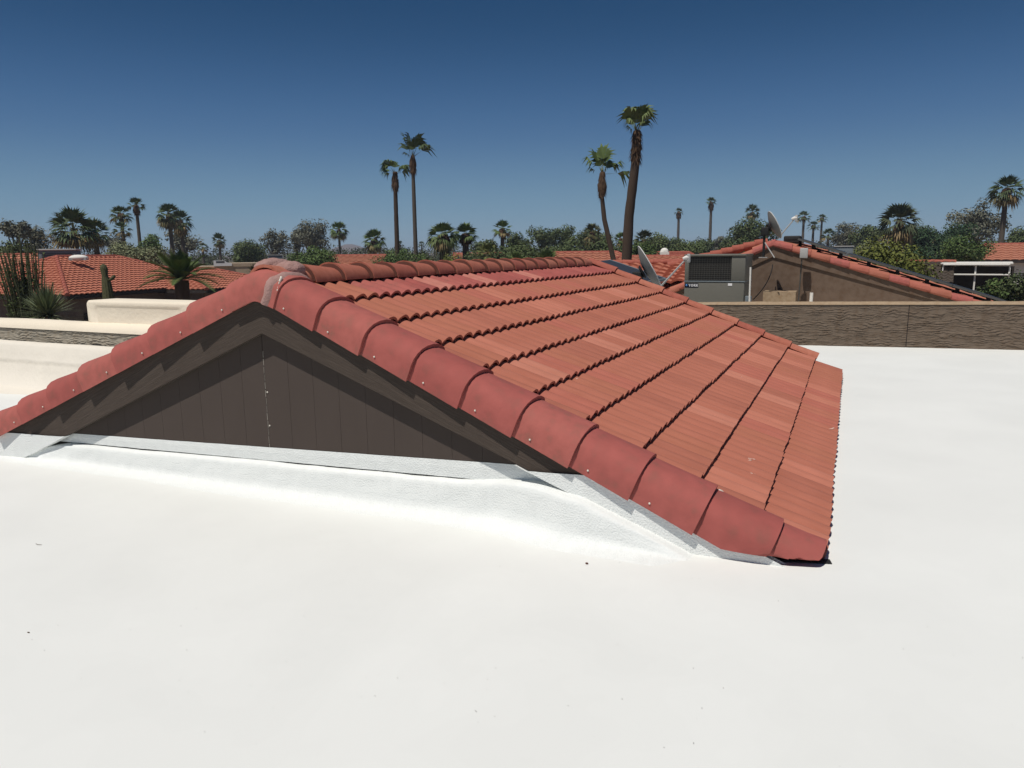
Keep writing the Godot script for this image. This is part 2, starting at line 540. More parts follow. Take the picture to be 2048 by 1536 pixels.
func gable_roof() -> void:
	var o := thing("gable_roof", "red tiled gable roof with dark brown gable wall rising from white flat roof", "tiled roof")
	o.set_meta("kind", "thing")
	# body below the tiles
	var st := S()
	var e := 3.62
	var pr := [on_slope(e, -0.03, 0), on_slope(0.05, -0.03, 0), on_slope(0.05, -0.03, 0, -1), on_slope(e, -0.03, 0, -1)]
	var poly := []
	for p in pr:
		poly.append(Vector2(p.x, p.y))
	poly.append(Vector2(pr[3].x, -0.4))
	poly.append(Vector2(pr[0].x, -0.4))
	prism(st, poly, -3.665, -9.95)
	part("roof_underlay", done(st), M.under, o)
	# right slope: ten courses of twin-barrel tiles
	var variants := []
	for v in 4:
		variants.append(tile_mesh(v))
	var bs := Basis(Vector3(cos(SL), -sin(SL), 0), Vector3(sin(SL), cos(SL), 0), Vector3(0, 0, 1))
	for c in 10:
		var low := 0.427 + 0.36 * c
		if c == 9:
			low = 3.655
		for k in 22:
			var t := part("roof_tile", variants[rng.randi() % 4], null, o)
			var pick := rng.randf()
			var m: Material
			if c == 0 and k > 1:
				m = M["pink%d" % [0, 1, 0, 2, 3][rng.randi() % 5]]
			elif pick < 0.36:
				m = M.tile0
			elif pick < 0.52:
				m = M.tile2
			elif pick < 0.70:
				m = M.tile5
			elif pick < 0.86:
				m = M.tile1
			elif pick < 0.90:
				m = M.tile4
			else:
				m = M.tile3
			t.material_override = m
			var head := low - 0.425
			t.transform = Transform3D(bs * Basis(Vector3(0, 0, 1), rng.randf_range(-0.004, 0.004)), on_slope(head, 0.0, -3.715 - 0.28 * k) + bs * Vector3(rng.randf_range(-0.004, 0.004), rng.randf_range(-0.001, 0.002), 0))
			if c == 0:
				t.transform = Transform3D(bs.scaled_local(Vector3(0.72, 1, 1)), on_slope(low - 0.306, 0.0, -3.715 - 0.28 * k))
	# left slope, turned away: its courses joined
	st = S()
	tile_face(st, Vector3(RX - 3.4, 0.055, -9.8), Vector3(RX - 3.4, 0.055, -3.75), Vector3(RX - 0.1, 1.40, -9.8), Vector3(RX - 0.1, 1.40, -3.75), 10, 0.14, 0.03, 0.03)
	part("far_slope_tiles", done(st), M.tile0, o, "stuff")
	# rake tiles: near right, near left, far right, far left
	for k in 9:
		var s0 := 0.16 + 0.36 * k
		var m: Material = M[["pink0", "pink1", "pink0", "pink2", "pink0", "pink1", "pink0", "pink0", "pink2"][k]]
		var r := rake_piece(s0 - (0.05 if k else 0.06), s0 + 0.365, 1.0, -3.51, 1.0, m, o, k == 8)
		if k < 8:
			nail(on_slope(s0 + 0.11, -0.068, -3.508), r)
		if k % 3 == 0:
			nail(on_slope(s0 + 0.3, -0.08, -3.508), r)
	var r9 := rake_piece(3.36, 3.625, 1.0, -3.51, 1.0, M.pink0, o, true)
	r9.name = "eave_rake_tile"
	for k in 8:
		var s0 := 0.215 + 0.43 * k
		var m: Material = M[["pink1", "pink0", "pink0", "pink1", "pink2", "pink0", "pink1", "pink0"][k]]
		var r := rake_piece(s0 - 0.05, s0 + 0.435, -1.0, -3.51, 1.0, m, o)
		nail(on_slope(s0 + 0.13, -0.06, -3.508, -1.0), r)
	for k in 9:
		var s0 := 0.07 + 0.36 * k
		rake_piece(s0 - 0.05, s0 + 0.375, 1.0, -10.0, -1.0, M[["cap1", "cap0", "cap2"][k % 3]], o, false, 0.012)
		rake_piece(s0 - 0.05, s0 + 0.375, -1.0, -10.0, -1.0, M.cap1, o)
	# rounded piece over the apex
	var A := []
	var B := []
	for i in 11:
		var a := lerpf(-1.0, 1.0, i / 10.0)
		var ang := SL * clampf(a * 1.8, -1, 1)
		var ra := PackedVector3Array()
		var rb := PackedVector3Array()
		var x := RX - 0.035 + a * 0.215
		var yb := RY + 0.008 - sqrt(pow((x - RX) * tan(SL), 2) + 0.0007)
		for q in RAKE:
			var d := Vector2(q[0] - 0.17, maxf(q[1], 0.0)).normalized()
			for w in 2:
				var p := Vector2(q[0], q[1]) + d * (0.006 if w == 0 else -0.014)
				var v := Vector3(x + sin(ang) * p.y, yb + cos(ang) * p.y, -3.51 - p.x)
				if w == 0:
					ra.append(v)
				else:
					rb.append(v)
		A.append(ra)
		B.append(rb)
	st = S()
	shell(st, A, B)
	part("apex_tile", done(st), M.pink1, o)
	# mortar at the head of the ridge
	st = S()
	ball(st, Vector3(RX - 0.10, RY + 0.085, -3.80), Vector3(0.09, 0.060, 0.15), 0.14, 18)
	ball(st, Vector3(RX + 0.03, RY + 0.065, -3.80), Vector3(0.105, 0.062, 0.10), 0.16, 16)
	A = []
	B = []
	for i in 5:
		var f := i / 4.0
		var ra := PackedVector3Array()
		var rb := PackedVector3Array()
		for k in RAKE.size():
			var q: Array = RAKE[k]
			var d := Vector2(q[0] - 0.17, maxf(q[1], 0.0)).normalized()
			var wob := 0.03 * nz.get_noise_2d(k * 25.0, f * 3.0) + 0.02 * (k / 11.0)
			var s := lerpf(0.085, 0.155, f) + wob
			var bulge := 0.004 + 0.016 * sin(PI * f) + 0.004 * nz.get_noise_2d(k * 60, i * 60)
			for w in 2:
				var p := Vector2(q[0], q[1]) + d * (bulge if w == 0 else -0.01)
				var v := on_slope(s, p.y, -3.51 - p.x)
				if w == 0:
					ra.append(v)
				else:
					rb.append(v)
		A.append(ra)
		B.append(rb)
	shell(st, A, B)
	part("mortar", done(st), M.mortar, o)
	st = S()
	for q in [[0.160, 0.086, -3.552, 0.014], [0.166, 0.074, -3.540, 0.012], [0.172, 0.060, -3.530, 0.007], [0.18, 0.035, -3.518, 0.005], [0.186, 0.020, -3.514, 0.008]]:
		ball(st, on_slope(q[0], q[1], q[2]), Vector3(q[3] * 0.6, q[3], q[3] * 0.6), 0.5, 6)
	part("mortar_smear", done(st), M.caulk, o)
	# ridge caps, near end of each lapping over the last
	for k in 19:
		var z0 := -3.93 - 0.325 * (k - 1)
		var z1 := z0 - 0.375
		A = []
		B = []
		var jx := rng.randf_range(-0.006, 0.006)
		var jy := rng.randf_range(-0.003, 0.004)
		for i in 3:
			var f := i / 2.0
			var R := lerpf(0.150, 0.118, f)
			var H := lerpf(0.126, 0.088, f)
			var ra := PackedVector3Array()
			var rb := PackedVector3Array()
			for j in 15:
				var a := lerpf(-PI / 2, PI / 2, j / 14.0)
				var rr := 1.0 + 0.01 * nz.get_noise_2d(j * 40 + k * 90, i * 50)
				var base := RY - 0.018 + jy
				ra.append(Vector3(RX + jx + sin(a) * R * rr, base + cos(a) * H * rr, lerpf(z0, z1, f)))
				rb.append(Vector3(RX + jx + sin(a) * (R - 0.017), base - 0.003 + cos(a) * (H - 0.017), lerpf(z0, z1, f)))
			A.append(ra)
			B.append(rb)
		st = S()
		shell(st, B_to(A), B_to(B))
		var cap := part("ridge_tile", done(st), M[["cap0", "cap1", "cap0", "cap2"][rng.randi() % 4]], o)
		# mortar and dirt ring, coloured dark for the shadow gap under the lip
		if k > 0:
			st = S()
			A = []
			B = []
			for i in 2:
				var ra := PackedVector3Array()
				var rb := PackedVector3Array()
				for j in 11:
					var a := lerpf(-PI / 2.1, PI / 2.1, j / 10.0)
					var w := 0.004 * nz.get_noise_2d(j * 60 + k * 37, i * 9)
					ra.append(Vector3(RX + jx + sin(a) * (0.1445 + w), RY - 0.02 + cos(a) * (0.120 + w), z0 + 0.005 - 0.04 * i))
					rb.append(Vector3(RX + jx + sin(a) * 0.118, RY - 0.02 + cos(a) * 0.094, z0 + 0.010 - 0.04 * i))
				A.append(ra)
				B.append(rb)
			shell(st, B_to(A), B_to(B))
			part("shaded_mortar_ring", done(st), M.lip_shade_pebble, cap)
	st = S()
	box(st, Vector3(RX, RY - 0.01, -6.8), Vector3(0.10, 0.08, 6.1))
	part("ridge_board", done(st), M.under, o)

	# gable wall: vertical boards with grooves between
	var wb := func(x: float) -> float: return 0.146 + 0.0402 * (x + 5.48)      # foot of the boards
	var wt := func(x: float) -> float: return 1.25 - 0.405 * absf(x - RX)       # hidden behind the fascia
	var x := RX - 0.085 - 0.2032 * 13
	while x < RX + 3.0:
		var x0 := x + 0.0008
		var x1 := x + 0.2032 - 0.0008
		if absf(x + 0.2032 - (RX - 0.085)) < 0.01:
			x1 -= 0.003
		var pts := [Vector2(x0, wb.call(x0)), Vector2(x1, wb.call(x1)), Vector2(x1, wt.call(x1))]
		if x0 < RX and x1 > RX:
			pts.append(Vector2(RX, wt.call(RX)))
		pts.append(Vector2(x0, wt.call(x0)))
		if wt.call(x0) > wb.call(x0) + 0.02 and wt.call(x1) > wb.call(x1) + 0.02:
			st = S()
			prism(st, pts, -3.625, -3.645)
			part("siding_board", done(st), M.brown, o)
		x += 0.2032
	st = S()
	prism(st, [Vector2(-6.2, 0.08), Vector2(-0.7, 0.25), Vector2(RX, 1.27)], -3.632, -3.660)
	part("siding_backing", done(st), M.brown_dark, o)
	# seam with its pale caulk and two nails
	st = S()
	var xs := RX - 0.083
	for k in 14:
		var y0 := 0.24 + 0.053 * k
		box(st, Vector3(xs + 0.001 * sin(k * 2.1), y0 + 0.026, -3.624), Vector3(0.0022 + 0.001 * sin(k * 1.7), 0.05 - 0.012 * absf(sin(k * 3.1)), 0.004))
	part("seam_caulk", done(st), M.seam, o)
	for y in [0.70, 0.47]:
		nail(Vector3(xs + 0.015, y, -3.623), o)
	# fascia boards, the lower ends under white coating
	fascia(o, "fascia_board", 0.0, 2.95, 1.0, M.fascia, 0.0)
	fascia(o, "fascia_board", 0.0, 2.95, -1.0, M.fascia, 0.0)
	fascia(o, "coated_fascia_end", 1.80, 3.30, 1.0, M.foam, 0.012)
	fascia(o, "coated_fascia_end", 2.10, 3.35, -1.0, M.foam, 0.012)
	# white band painted along the foot of the boards
	var pt := func(xx: float) -> float: return 0.214 + 0.0492 * (xx + 5.62)
	st = S()
	var g := []
	for zz in [-3.622]:
		var lo := PackedVector3Array()
		var mi := PackedVector3Array()
		var hi := PackedVector3Array()
		for j in 61:
			var xx := -5.85 + 5.0 * j / 60.0
			lo.append(Vector3(xx, wb.call(xx) + 0.002 * nz.get_noise_1d(xx * 300), zz))
			mi.append(Vector3(xx, lerpf(wb.call(xx), pt.call(xx), 0.62), zz + 0.002))
			hi.append(Vector3(xx, pt.call(xx) + 0.0015 * nz.get_noise_1d(xx * 200), zz))
		g = [lo, mi, hi]
	grid(st, g, -1)
	var lo2: PackedVector3Array = g[0]
	for j in 60:
		quad(st, lo2[j] + Vector3(0, 0, -0.012), lo2[j + 1] + Vector3(0, 0, -0.012), lo2[j + 1], lo2[j])
	part("painted_band", done(st), M.foam, o)
	# foam fillet between wall and deck
	st = S()
	g = []
	for i in 16:
		var f := i / 15.0
		var row := PackedVector3Array()
		for j in 161:
			var xx := -7.3 + 7.15 * j / 160.0
			var hgt: float = maxf(wb.call(clampf(xx, -5.6, -1.5)) - 0.008 - deck_y(xx, -3.5), 0.02)
			if xx > -1.62:
				hgt = minf(hgt, maxf(1.106 - 0.372 * (xx + 3.433) + 0.012 - deck_y(xx, -3.5), 0.0) + 0.004)
			if xx < -5.6:
				hgt *= clampf(1.0 - (-5.6 - xx) / 1.0, 0.0, 1.0)
			hgt += 0.035 * smoothstep(-2.1, -1.55, xx) * smoothstep(-1.1, -1.5, xx)
			if xx > -1.62:
				hgt = minf(hgt, maxf(1.106 - 0.372 * (xx + 3.433) + 0.016 - deck_y(xx, -3.5), 0.0) + 0.004)
			var sink := 0.02 * smoothstep(-0.9, -0.3, xx) + 0.02 * smoothstep(-6.3, -6.9, xx)
			var lump := nz.get_noise_2d(xx * 26, 7) * 0.5 + nz.get_noise_2d(xx * 90, 19) * 0.25
			var wz := -3.626 if xx < -1.75 else lerpf(-3.626, -3.515, clampf((xx + 1.75) / 0.45, 0, 1))
			# profile: rounded lip, steep face, hollow foot
			var t: Vector2
			if f < 0.3:
				var q := f / 0.3
				t = Vector2(0.05 * sin(q * PI / 2), 1.0 - 0.10 * (1 - cos(q * PI / 2)))
			elif f < 0.62:
				var q := (f - 0.3) / 0.32
				t = Vector2(0.05 + 0.02 * q, lerpf(0.90, 0.20, q))
			else:
				var q := (f - 0.62) / 0.38
				t = Vector2(0.07 + 0.14 * q, 0.20 * pow(1 - q, 2.4))
			var bump := nz.get_noise_3d(xx * 60, f * 60, 3) * 0.010 * sin(PI * f) + nz.get_noise_3d(xx * 330, f * 200, 9) * 0.006 * sin(PI * f)
			var z: float = wz + t.x * (1.0 + 0.35 * lump) + bump
			var y := deck_y(xx, z) + hgt * t.y * (1.0 + 0.10 * lump) + bump * 0.4 - (0.012 if i == 15 else 0.0) - sink
			if i == 0:
				z = -3.70
			row.append(Vector3(xx, y, z))
		g.append(row)
	g.reverse()
	grid(st, g, 1)
	part("foam_fillet", done(st), M.foam, o)
	# pale splashes dried on the tiles
	for q in [[3.129, -4.61, 0.022], [3.176, -4.37, 0.017], [3.60, -6.40, 0.03], [2.2, -5.2, 0.008], [2.75, -6.9, 0.010], [1.9, -4.6, 0.007], [2.95, -5.6, 0.009]]:
		st = S()
		for i in 4:
			var ss: float = q[0] + rng.randfn(0, 0.4) * q[2]
			var zz: float = q[1] + rng.randfn(0, 0.6) * q[2]
			ball(st, on_slope(ss, tile_height(ss, zz) - 0.001, zz), Vector3(q[2] * rng.randf_range(0.4, 0.9), 0.0035, q[2] * rng.randf_range(0.25, 0.5)), 0.5, 5)
		part("pale_splash", done(st), M.splash, o)
	# dark metal edge under the eave corner
	st = S()
	box(st, Vector3(-0.17, 0.077, -3.64), Vector3(0.36, 0.03, 0.05), Basis(Vector3.UP, 0.25))
	part("edge_flashing", done(st), M.metal_dark, o)

func fascia(o: Node3D, called: String, s0: float, s1: float, side: float, m: Material, proud: float) -> void:
	# s measured sideways from the apex of the lower edge
	var ax := RX - 0.013
	var slope := 0.372 if side > 0 else 0.422
	var st := S()
	var zf := -3.553 + proud
	var n := 24
	for i in n:
		var a := lerpf(maxf(s0, 0.0), s1, float(i) / n)
		var b := lerpf(maxf(s0, 0.0), s1, float(i + 1) / n)
		var p := []
		for q in [a, b]:
			var xx: float = ax + side * q
			var w := 0.006 * nz.get_noise_1d(q * 200) * (1.0 if proud > 0 else 0.0)
			p.append(Vector3(xx, 1.106 - slope * q - proud * 0.6 + w, zf))
			var hi := RY - 0.405 * absf(xx - RX) - 0.045
			if proud > 0:
				hi = minf(hi, 0.205 + 0.0492 * (xx + 5.62) + 0.004 * nz.get_noise_1d(q * 160))
				hi = maxf(hi, p[-1].y + 0.001)
			p.append(Vector3(xx, hi, zf))
		var uva := Vector2(a, 0.0)
		var uvb := Vector2(b, 0.0)
		if side > 0:
			quad(st, p[0], p[2], p[3], p[1], -1, uva, uvb, uvb + Vector2(0, 0.3), uva + Vector2(0, 0.3))
			quad(st, p[0] - Vector3(0, 0, 0.045 + proud), p[2] - Vector3(0, 0, 0.045 + proud), p[2], p[0], -1, uva, uvb, uvb + Vector2(0, 0.05), uva + Vector2(0, 0.05))
		else:
			quad(st, p[2], p[0], p[1], p[3], -1, uvb, uva, uva + Vector2(0, 0.3), uvb + Vector2(0, 0.3))
			quad(st, p[2] - Vector3(0, 0, 0.045 + proud), p[0] - Vector3(0, 0, 0.045 + proud), p[0], p[2], -1, uvb, uva, uva + Vector2(0, 0.05), uvb + Vector2(0, 0.05))
		quad(st, p[1] - Vector3(0, 0, 0.04), p[3] - Vector3(0, 0, 0.04), p[2] - Vector3(0, 0, 0.04), p[0] - Vector3(0, 0, 0.04))
		if i == 0 or i == n - 1:
			var k := 0 if i == 0 else 2
			quad(st, p[k], p[k + 1], p[k + 1] - Vector3(0, 0, 0.04), p[k] - Vector3(0, 0, 0.04))
	part(called, done(st), m, o)

# tiled face: eave e0 -> e1 (left to right from outside), ridge r0 -> r1
func tile_face(st: SurfaceTool, e0: Vector3, e1: Vector3, r0: Vector3, r1: Vector3, n: int, pitch: float, amp: float, lip: float) -> void:
	var ex := (e1 - e0).normalized()
	var nn := ex.cross(((r0 + r1) - (e0 + e1)).normalized()).normalized()
	for j in n:
		var v0 := float(j) / n
		var v1 := float(j + 1) / n
		var a0 := e0.lerp(r0, v0)
		var b0 := e1.lerp(r1, v0)
		var a1 := e0.lerp(r0, v1)
		var b1 := e1.lerp(r1, v1)
		var s0 := (a0 - e0).dot(ex)
		var t0 := (b0 - e0).dot(ex)
		var s1 := (a1 - e0).dot(ex)
		var t1 := (b1 - e0).dot(ex)
		var base0 := a0 - ex * s0
		var base1 := a1 - ex * s1
		var k0 := int(floor(minf(s0, s1) / pitch * 4.0))
		var k1 := int(ceil(maxf(t0, t1) / pitch * 4.0))
		var pa: Vector3
		var pb: Vector3
		for k in range(k0, k1 + 1):
			var s := k * pitch / 4.0
			var w := amp * absf(sin(PI * s / pitch))
			var u0 := clampf(s, s0, t0)
			var u1 := clampf(s, s1, t1)
			var p := base0 + ex * u0 + nn * (lip + w)
			var q := base1 + ex * u1 + nn * w
			if k > k0:
				quad(st, pa, p, q, pb)
				quad(st, pa - nn * lip, p - nn * lip, p, pa)
			pa = p
			pb = q

func cap_row(st: SurfaceTool, a: Vector3, b: Vector3, r: float, n: int) -> void:
	for i in n:
		var p := a.lerp(b, float(i) / n)
		var q := a.lerp(b, (i + 1.12) / n)
		tube(st, [p, q], [r, r * 0.8], 7)

# ---------------------------------------------------------------- parapets
func strata_wall(st: SurfaceTool, x0: float, x1: float, y0: Callable, y1: Callable, z: float, dx: float, rows: int, amp: float) -> void:
	# trowelled layers: each swells towards its lower lip, then cuts back sharply
	var g := []
	var cols := int((x1 - x0) / dx)
	for i in rows + 1:
		var row := PackedVector3Array()
		var e := float(i) / rows
		var edge := smoothstep(0.0, 0.06, e) * smoothstep(0.0, 0.10, 1.0 - e)
		for j in cols + 1:
			var x := lerpf(x0, x1, float(j) / cols)
			var y: float = lerpf(y0.call(x), y1.call(x), e)
			var ph: float = y * 23.0 + 1.5 * nz.get_noise_2d(x * 75, y * 110) + 0.75 * nz.get_noise_2d(x * 230, y * 260 + 50) + 0.25 * nz.get_noise_2d(x * 700, y * 500)
			var fr: float = ph - floor(ph)
			var saw: float = 1.0 - fr
			if fr < 0.10:
				saw = fr / 0.10
			var ph2: float = y * 41.0 + 1.7 * nz.get_noise_2d(x * 110 + 300, y * 170) + 0.6 * nz.get_noise_2d(x * 330, y * 330 + 90)
			var fr2: float = ph2 - floor(ph2)
			var saw2: float = 1.0 - fr2
			if fr2 < 0.14:
				saw2 = fr2 / 0.14
			var mask := clampf(0.55 + 1.3 * nz.get_noise_2d(x * 120 + 900, y * 330), 0.05, 1.0)
			var mask2 := clampf(0.35 + 1.3 * nz.get_noise_2d(x * 150 + 100, y * 400), 0.0, 1.0)
			row.append(Vector3(x, y, z + amp * (saw * mask + 0.6 * saw2 * mask2) * edge + 0.002 * nz.get_noise_2d(x * 900, y * 900)))
		g.append(row)
	grid(st, g, 1)

func left_parapet() -> void:
	var o := thing("parapet_wall", "cream topped parapet with grey rippled stucco left of the gable roof", "parapet")
	var st := S()
	strata_wall(st, -14.0, -6.4, func(x): return 0.40, func(x): return 0.672, -6.13, 0.02, 80, 0.022)
	part("stucco_face", done(st), M.stucco_grey, o)
	st = S()
	box(st, Vector3(-10.2, -0.1, -6.28), Vector3(7.6, 1.5, 0.26))
	part("core", done(st), M.stucco_grey, o)
	# rounded cap
	st = S()
	var g := []
	for i in 11:
		var a := PI * i / 10.0
		var row := PackedVector3Array()
		for j in 61:
			var x := -14.0 + 7.6 * j / 60.0
			var k := 1.0 + 0.12 * nz.get_noise_2d(x * 40, i * 4)
			row.append(Vector3(x, 0.66 + sin(a) * 0.115 * k, -6.26 + cos(a) * 0.155))
		g.append(row)
	grid(st, g, 1)
	part("cap", done(st), M.cream, o)
	# foam base in rough steps down to the deck
	st = S()
	g = []
	var prof := [[-6.10, 0.49], [-6.06, 0.485], [-6.02, 0.47], [-6.0, 0.44], [-5.97, 0.34], [-5.95, 0.28], [-5.935, 0.255], [-5.94, 0.235], [-5.93, 0.20], [-5.90, 0.12], [-5.86, 0.02], [-5.80, -0.03], [-5.78, -0.06], [-5.74, -0.07], [-5.62, -0.10], [-5.45, -0.16]]
	for q in prof:
		var row := PackedVector3Array()
		for j in 121:
			var x := -14.0 + 7.6 * j / 120.0
			var b := 0.02 * nz.get_noise_2d(x * 25, q[1] * 70) + 0.008 * nz.get_noise_2d(x * 110, q[1] * 200)
			row.append(Vector3(x, q[1] + b * 0.7, q[0] + b))
		g.append(row)
	g.reverse()
	grid(st, g, 1)
	part("foam_base", done(st), M.cream_low, o)

	# cream block with a sunk front panel
	var blk := thing("parapet_block", "cream rounded stucco block with sunken front panel standing on the left parapet", "stucco block", Vector3(-8.03, 0.70, -6.22))
	st = S()
	var rings := []
	for q in [[0.0, 0.0, -0.42], [0.0, 0.0, -0.03], [0.012, 0.012, -0.01], [0.035, 0.03, 0.0], [0.15, 0.055, -0.003], [0.165, 0.066, -0.006], [0.185, 0.078, -0.014], [0.21, 0.09, -0.017]]:
		rings.append(rrect(0.945 - q[0], 0.0 + (0.04 if q[0] > 0.1 else 0.0), 0.355 - q[1] - 0.0, 0.05, q[2]))
	for i in rings.size() - 1:
		for j in rings[i].size() - 1:
			quad(st, rings[i][j], rings[i][j + 1], rings[i + 1][j + 1], rings[i + 1][j], 1)
	var last: PackedVector3Array = rings[-1]
	for j in last.size() - 1:
		tri(st, Vector3(0, 0.15, -0.017), last[j], last[j + 1], 1)
	part("block_body", done(st), M.cream, blk)

func rrect(hw: float, y0: float, y1: float, r: float, z: float) -> PackedVector3Array:
	var p := PackedVector3Array()
	p.append(Vector3(-hw, y0 - 0.03, z))
	p.append(Vector3(hw, y0 - 0.03, z))
	for i in 6:
		var a := PI / 2 * i / 5.0
		p.append(Vector3(hw - r + r * cos(a), y1 - r + r * sin(a), z))
	for i in 6:
		var a := PI / 2 + PI / 2 * i / 5.0
		p.append(Vector3(-hw + r + r * cos(a), y1 - r + r * sin(a), z))
	p.append(p[0])
	return p

func right_parapet() -> void:
	var o := thing("parapet_wall", "long brown rippled stucco parapet at the back edge of the white roof", "parapet")
	var ytop := func(x: float) -> float: return 0.70 + 0.0205 * (x + 2.55)
	var ybot := func(x: float) -> float: return deck_y(x, -13.0) - 0.05
	var st := S()
	strata_wall(st, -7.0, 0.868, ybot, func(x): return ytop.call(x) - 0.025, -13.01, 0.024, 165, 0.017)
	strata_wall(st, 0.88, 9.0, ybot, func(x): return ytop.call(x) - 0.025, -13.01, 0.024, 165, 0.017)
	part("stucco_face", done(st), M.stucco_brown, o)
	st = S()
	box(st, Vector3(0.874, 0.40, -13.02), Vector3(0.02, 0.66, 0.02))
	part("control_joint", done(st), M.brown_dark, o)
	st = S()
	prism(st, [Vector2(-7, -0.3), Vector2(9, -0.2), Vector2(9, ytop.call(9) - 0.03), Vector2(-7, ytop.call(-7) - 0.03)], -13.02, -13.22)
	part("core", done(st), M.stucco_brown, o)
	st = S()
	var g := []
	for i in 9:
		var a := PI * i / 8.0
		var row := PackedVector3Array()
		for j in 129:
			var x := -7.0 + 16.0 * j / 128.0
			row.append(Vector3(x, ytop.call(x) - 0.042 + sin(a) * 0.045 * (1.0 + 0.25 * nz.get_noise_1d(x * 70)), -13.11 + cos(a) * (0.118 + 0.008 * nz.get_noise_1d(x * 120))))
		g.append(row)
	grid(st, g, 1)
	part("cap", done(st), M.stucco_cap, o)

# ---------------------------------------------------------------- neighbouring roof with its gable
func neighbour() -> void:
	var o := thing("neighbour_house", "brown stucco gable with red rake tiles behind the brown parapet", "house", Vector3(0, 0, 0))
	var st := S()
	box(st, Vector3(-1.6, (GROUND + 0.2) / 2, -21), Vector3(10.0, 0.2 - GROUND, 15.4))
	part("lower_wall", done(st), M.house_wall, o)
	st = S()
	box(st, Vector3(-1.6, 0.19, -14.72), Vector3(9.9, 0.07, 2.9))
	part("roof_deck", done(st), M.cream_low, o)
	st = S()
	var ap := Vector2(-1.5, 1.70)
	var L := Vector2(-4.9, 0.02)
	var Rr := Vector2(3.2, 0.20)
	prism(st, [Vector2(-4.9, 0.0), Vector2(3.3, 0.0), Vector2(3.3, 0.16), ap, L], -16.2, -24.0)
	part("gable_wall", done(st), M.nb_wall, o)
	# soffit band below the tiles
	st = S()
	prism(st, [Vector2(3.3, 0.10), Vector2(3.3, 0.17), ap + Vector2(0, 0.02), L + Vector2(0, 0.03), L - Vector2(0, 0.2), ap - Vector2(0, 0.24)], -16.165, -16.198)
	part("barge_board", done(st), M.nb_wall, o)
	for k in 13:
		for side in 2:
			if side == 0 and k > 8:
				continue
			var a := ap.lerp(Rr if side == 1 else L, (k - 0.1) / (13.0 if side == 1 else 9.0))
			var b := ap.lerp(Rr if side == 1 else L, (k + 1.05) / (13.0 if side == 1 else 9.0))
			st = S()
			var A := []
			var B := []
			for i in 2:
				var p: Vector2 = a if i == 0 else b
				var ra := PackedVector3Array()
				var rb := PackedVector3Array()
				for q in [[0.0, -0.055], [0.0, 0.0], [0.03, 0.035], [0.10, 0.055], [0.18, 0.05], [0.25, 0.01]]:
					var gw := 0.030 * i
					ra.append(Vector3(p.x, p.y + q[1] + 0.05 + gw, -16.12 - q[0] + gw))
					rb.append(Vector3(p.x, p.y + q[1] + 0.03, -16.14 - q[0]))
				A.append(ra)
				B.append(rb)
			if side == 1:
				shell(st, A, B)
			else:
				shell(st, B_to(A), B_to(B))
			part("rake_tile", done(st), M[["pink1", "tile3", "tile2"][k % 3]], o)
	# slopes
	st = S()
	tile_face(st, Vector3(3.2, 0.24, -16.2), Vector3(3.2, 0.24, -24), Vector3(-1.45, 1.76, -16.2), Vector3(-1.45, 1.76, -24), 12, 0.3, 0.04, 0.04)
	part("right_slope_tiles", done(st), M.roof_a, o, "stuff")
	st = S()
	tile_face(st, Vector3(-5.0, 0.05, -24), Vector3(-5.0, 0.05, -16.2), Vector3(-1.55, 1.76, -24), Vector3(-1.55, 1.76, -16.2), 10, 0.3, 0.04, 0.04)
	part("left_slope_tiles", done(st), M.roof_a, o, "stuff")
	# lower wing whose slope faces the camera
	st = S()
	tile_face(st, Vector3(-9.5, 0.55, -17.3), Vector3(-3.3, 0.55, -17.3), Vector3(-7.2, 1.22, -20.6), Vector3(-3.6, 1.28, -20.6), 9, 0.34, 0.07, 0.06)
	part("wing_tiles", done(st), M.roof_a, o, "stuff")
	st = S()
	for k in 11:
		var p := Vector3(-7.2, 1.26, -20.6).lerp(Vector3(-3.9, 1.30, -20.6), k / 11.0)
		tube(st, [p, p + Vector3(0.34, 0.01, 0)], [0.10, 0.075], 7)
	for k in 9:
		var p := Vector3(-4.4, 1.20, -19.4).lerp(Vector3(-2.0, 1.80, -19.8), k / 9.0)
		tube(st, [p, p + Vector3(0.30, 0.075, -0.05)], [0.13, 0.09], 7)
	part("ridge_tile_row", done(st), M.cap1, o, "stuff")
	st = S()
	tile_face(st, Vector3(-4.6, 0.75, -17.6), Vector3(-1.8, 1.05, -17.6), Vector3(-4.4, 1.20, -19.4), Vector3(-1.9, 1.80, -19.8), 6, 0.34, 0.06, 0.06)
	part("valley_tiles", done(st), M.roof_a, o, "stuff")
	# conduit, pipe stub
	var c := thing("conduit", "thin grey conduit with a grey junction box fixed to the brown gable", "conduit", Vector3(-0.93, 0.55, -15.93))
	st = S()
	tube(st, [Vector3.ZERO, Vector3(0.02, 0.98, 0)], [0.014, 0.014], 8)
	part("pipe", done(st), M.wire, c)
	st = S()
	bevel_box(st, Vector3(0.05, 0.98, 0.0), Vector3(0.15, 0.20, 0.10), 0.012)
	part("junction_box", done(st), M.galv, c)
	st = S()
	tube(st, [Vector3(-0.69, 0.5, -15.9), Vector3(-0.69, 0.74, -15.9)], [0.035, 0.035], 8)
	top("vent_pipe", done(st), M.trim_white, "short white vent pipe stub at the foot of the brown gable", "pipe")
	st = S()
	var pts := []
	var rr := []
	for k in 9:
		var f := k / 8.0
		pts.append(Vector3(-1.47 - 0.35 * f * f, 1.30 - 0.72 * f, -15.98 + 0.1 * sin(f * 3)))
		rr.append(0.011)
	tube(st, pts, rr, 6)
	top("cable", done(st), M.metal_dark, "black cable hanging down the brown gable from the satellite dish", "cable")
	# tan plinth box standing in for sunlit patches at the wall foot
	st = S()
	box(st, Vector3(-1.28, 0.64, -15.85), Vector3(0.62, 0.26, 0.5))
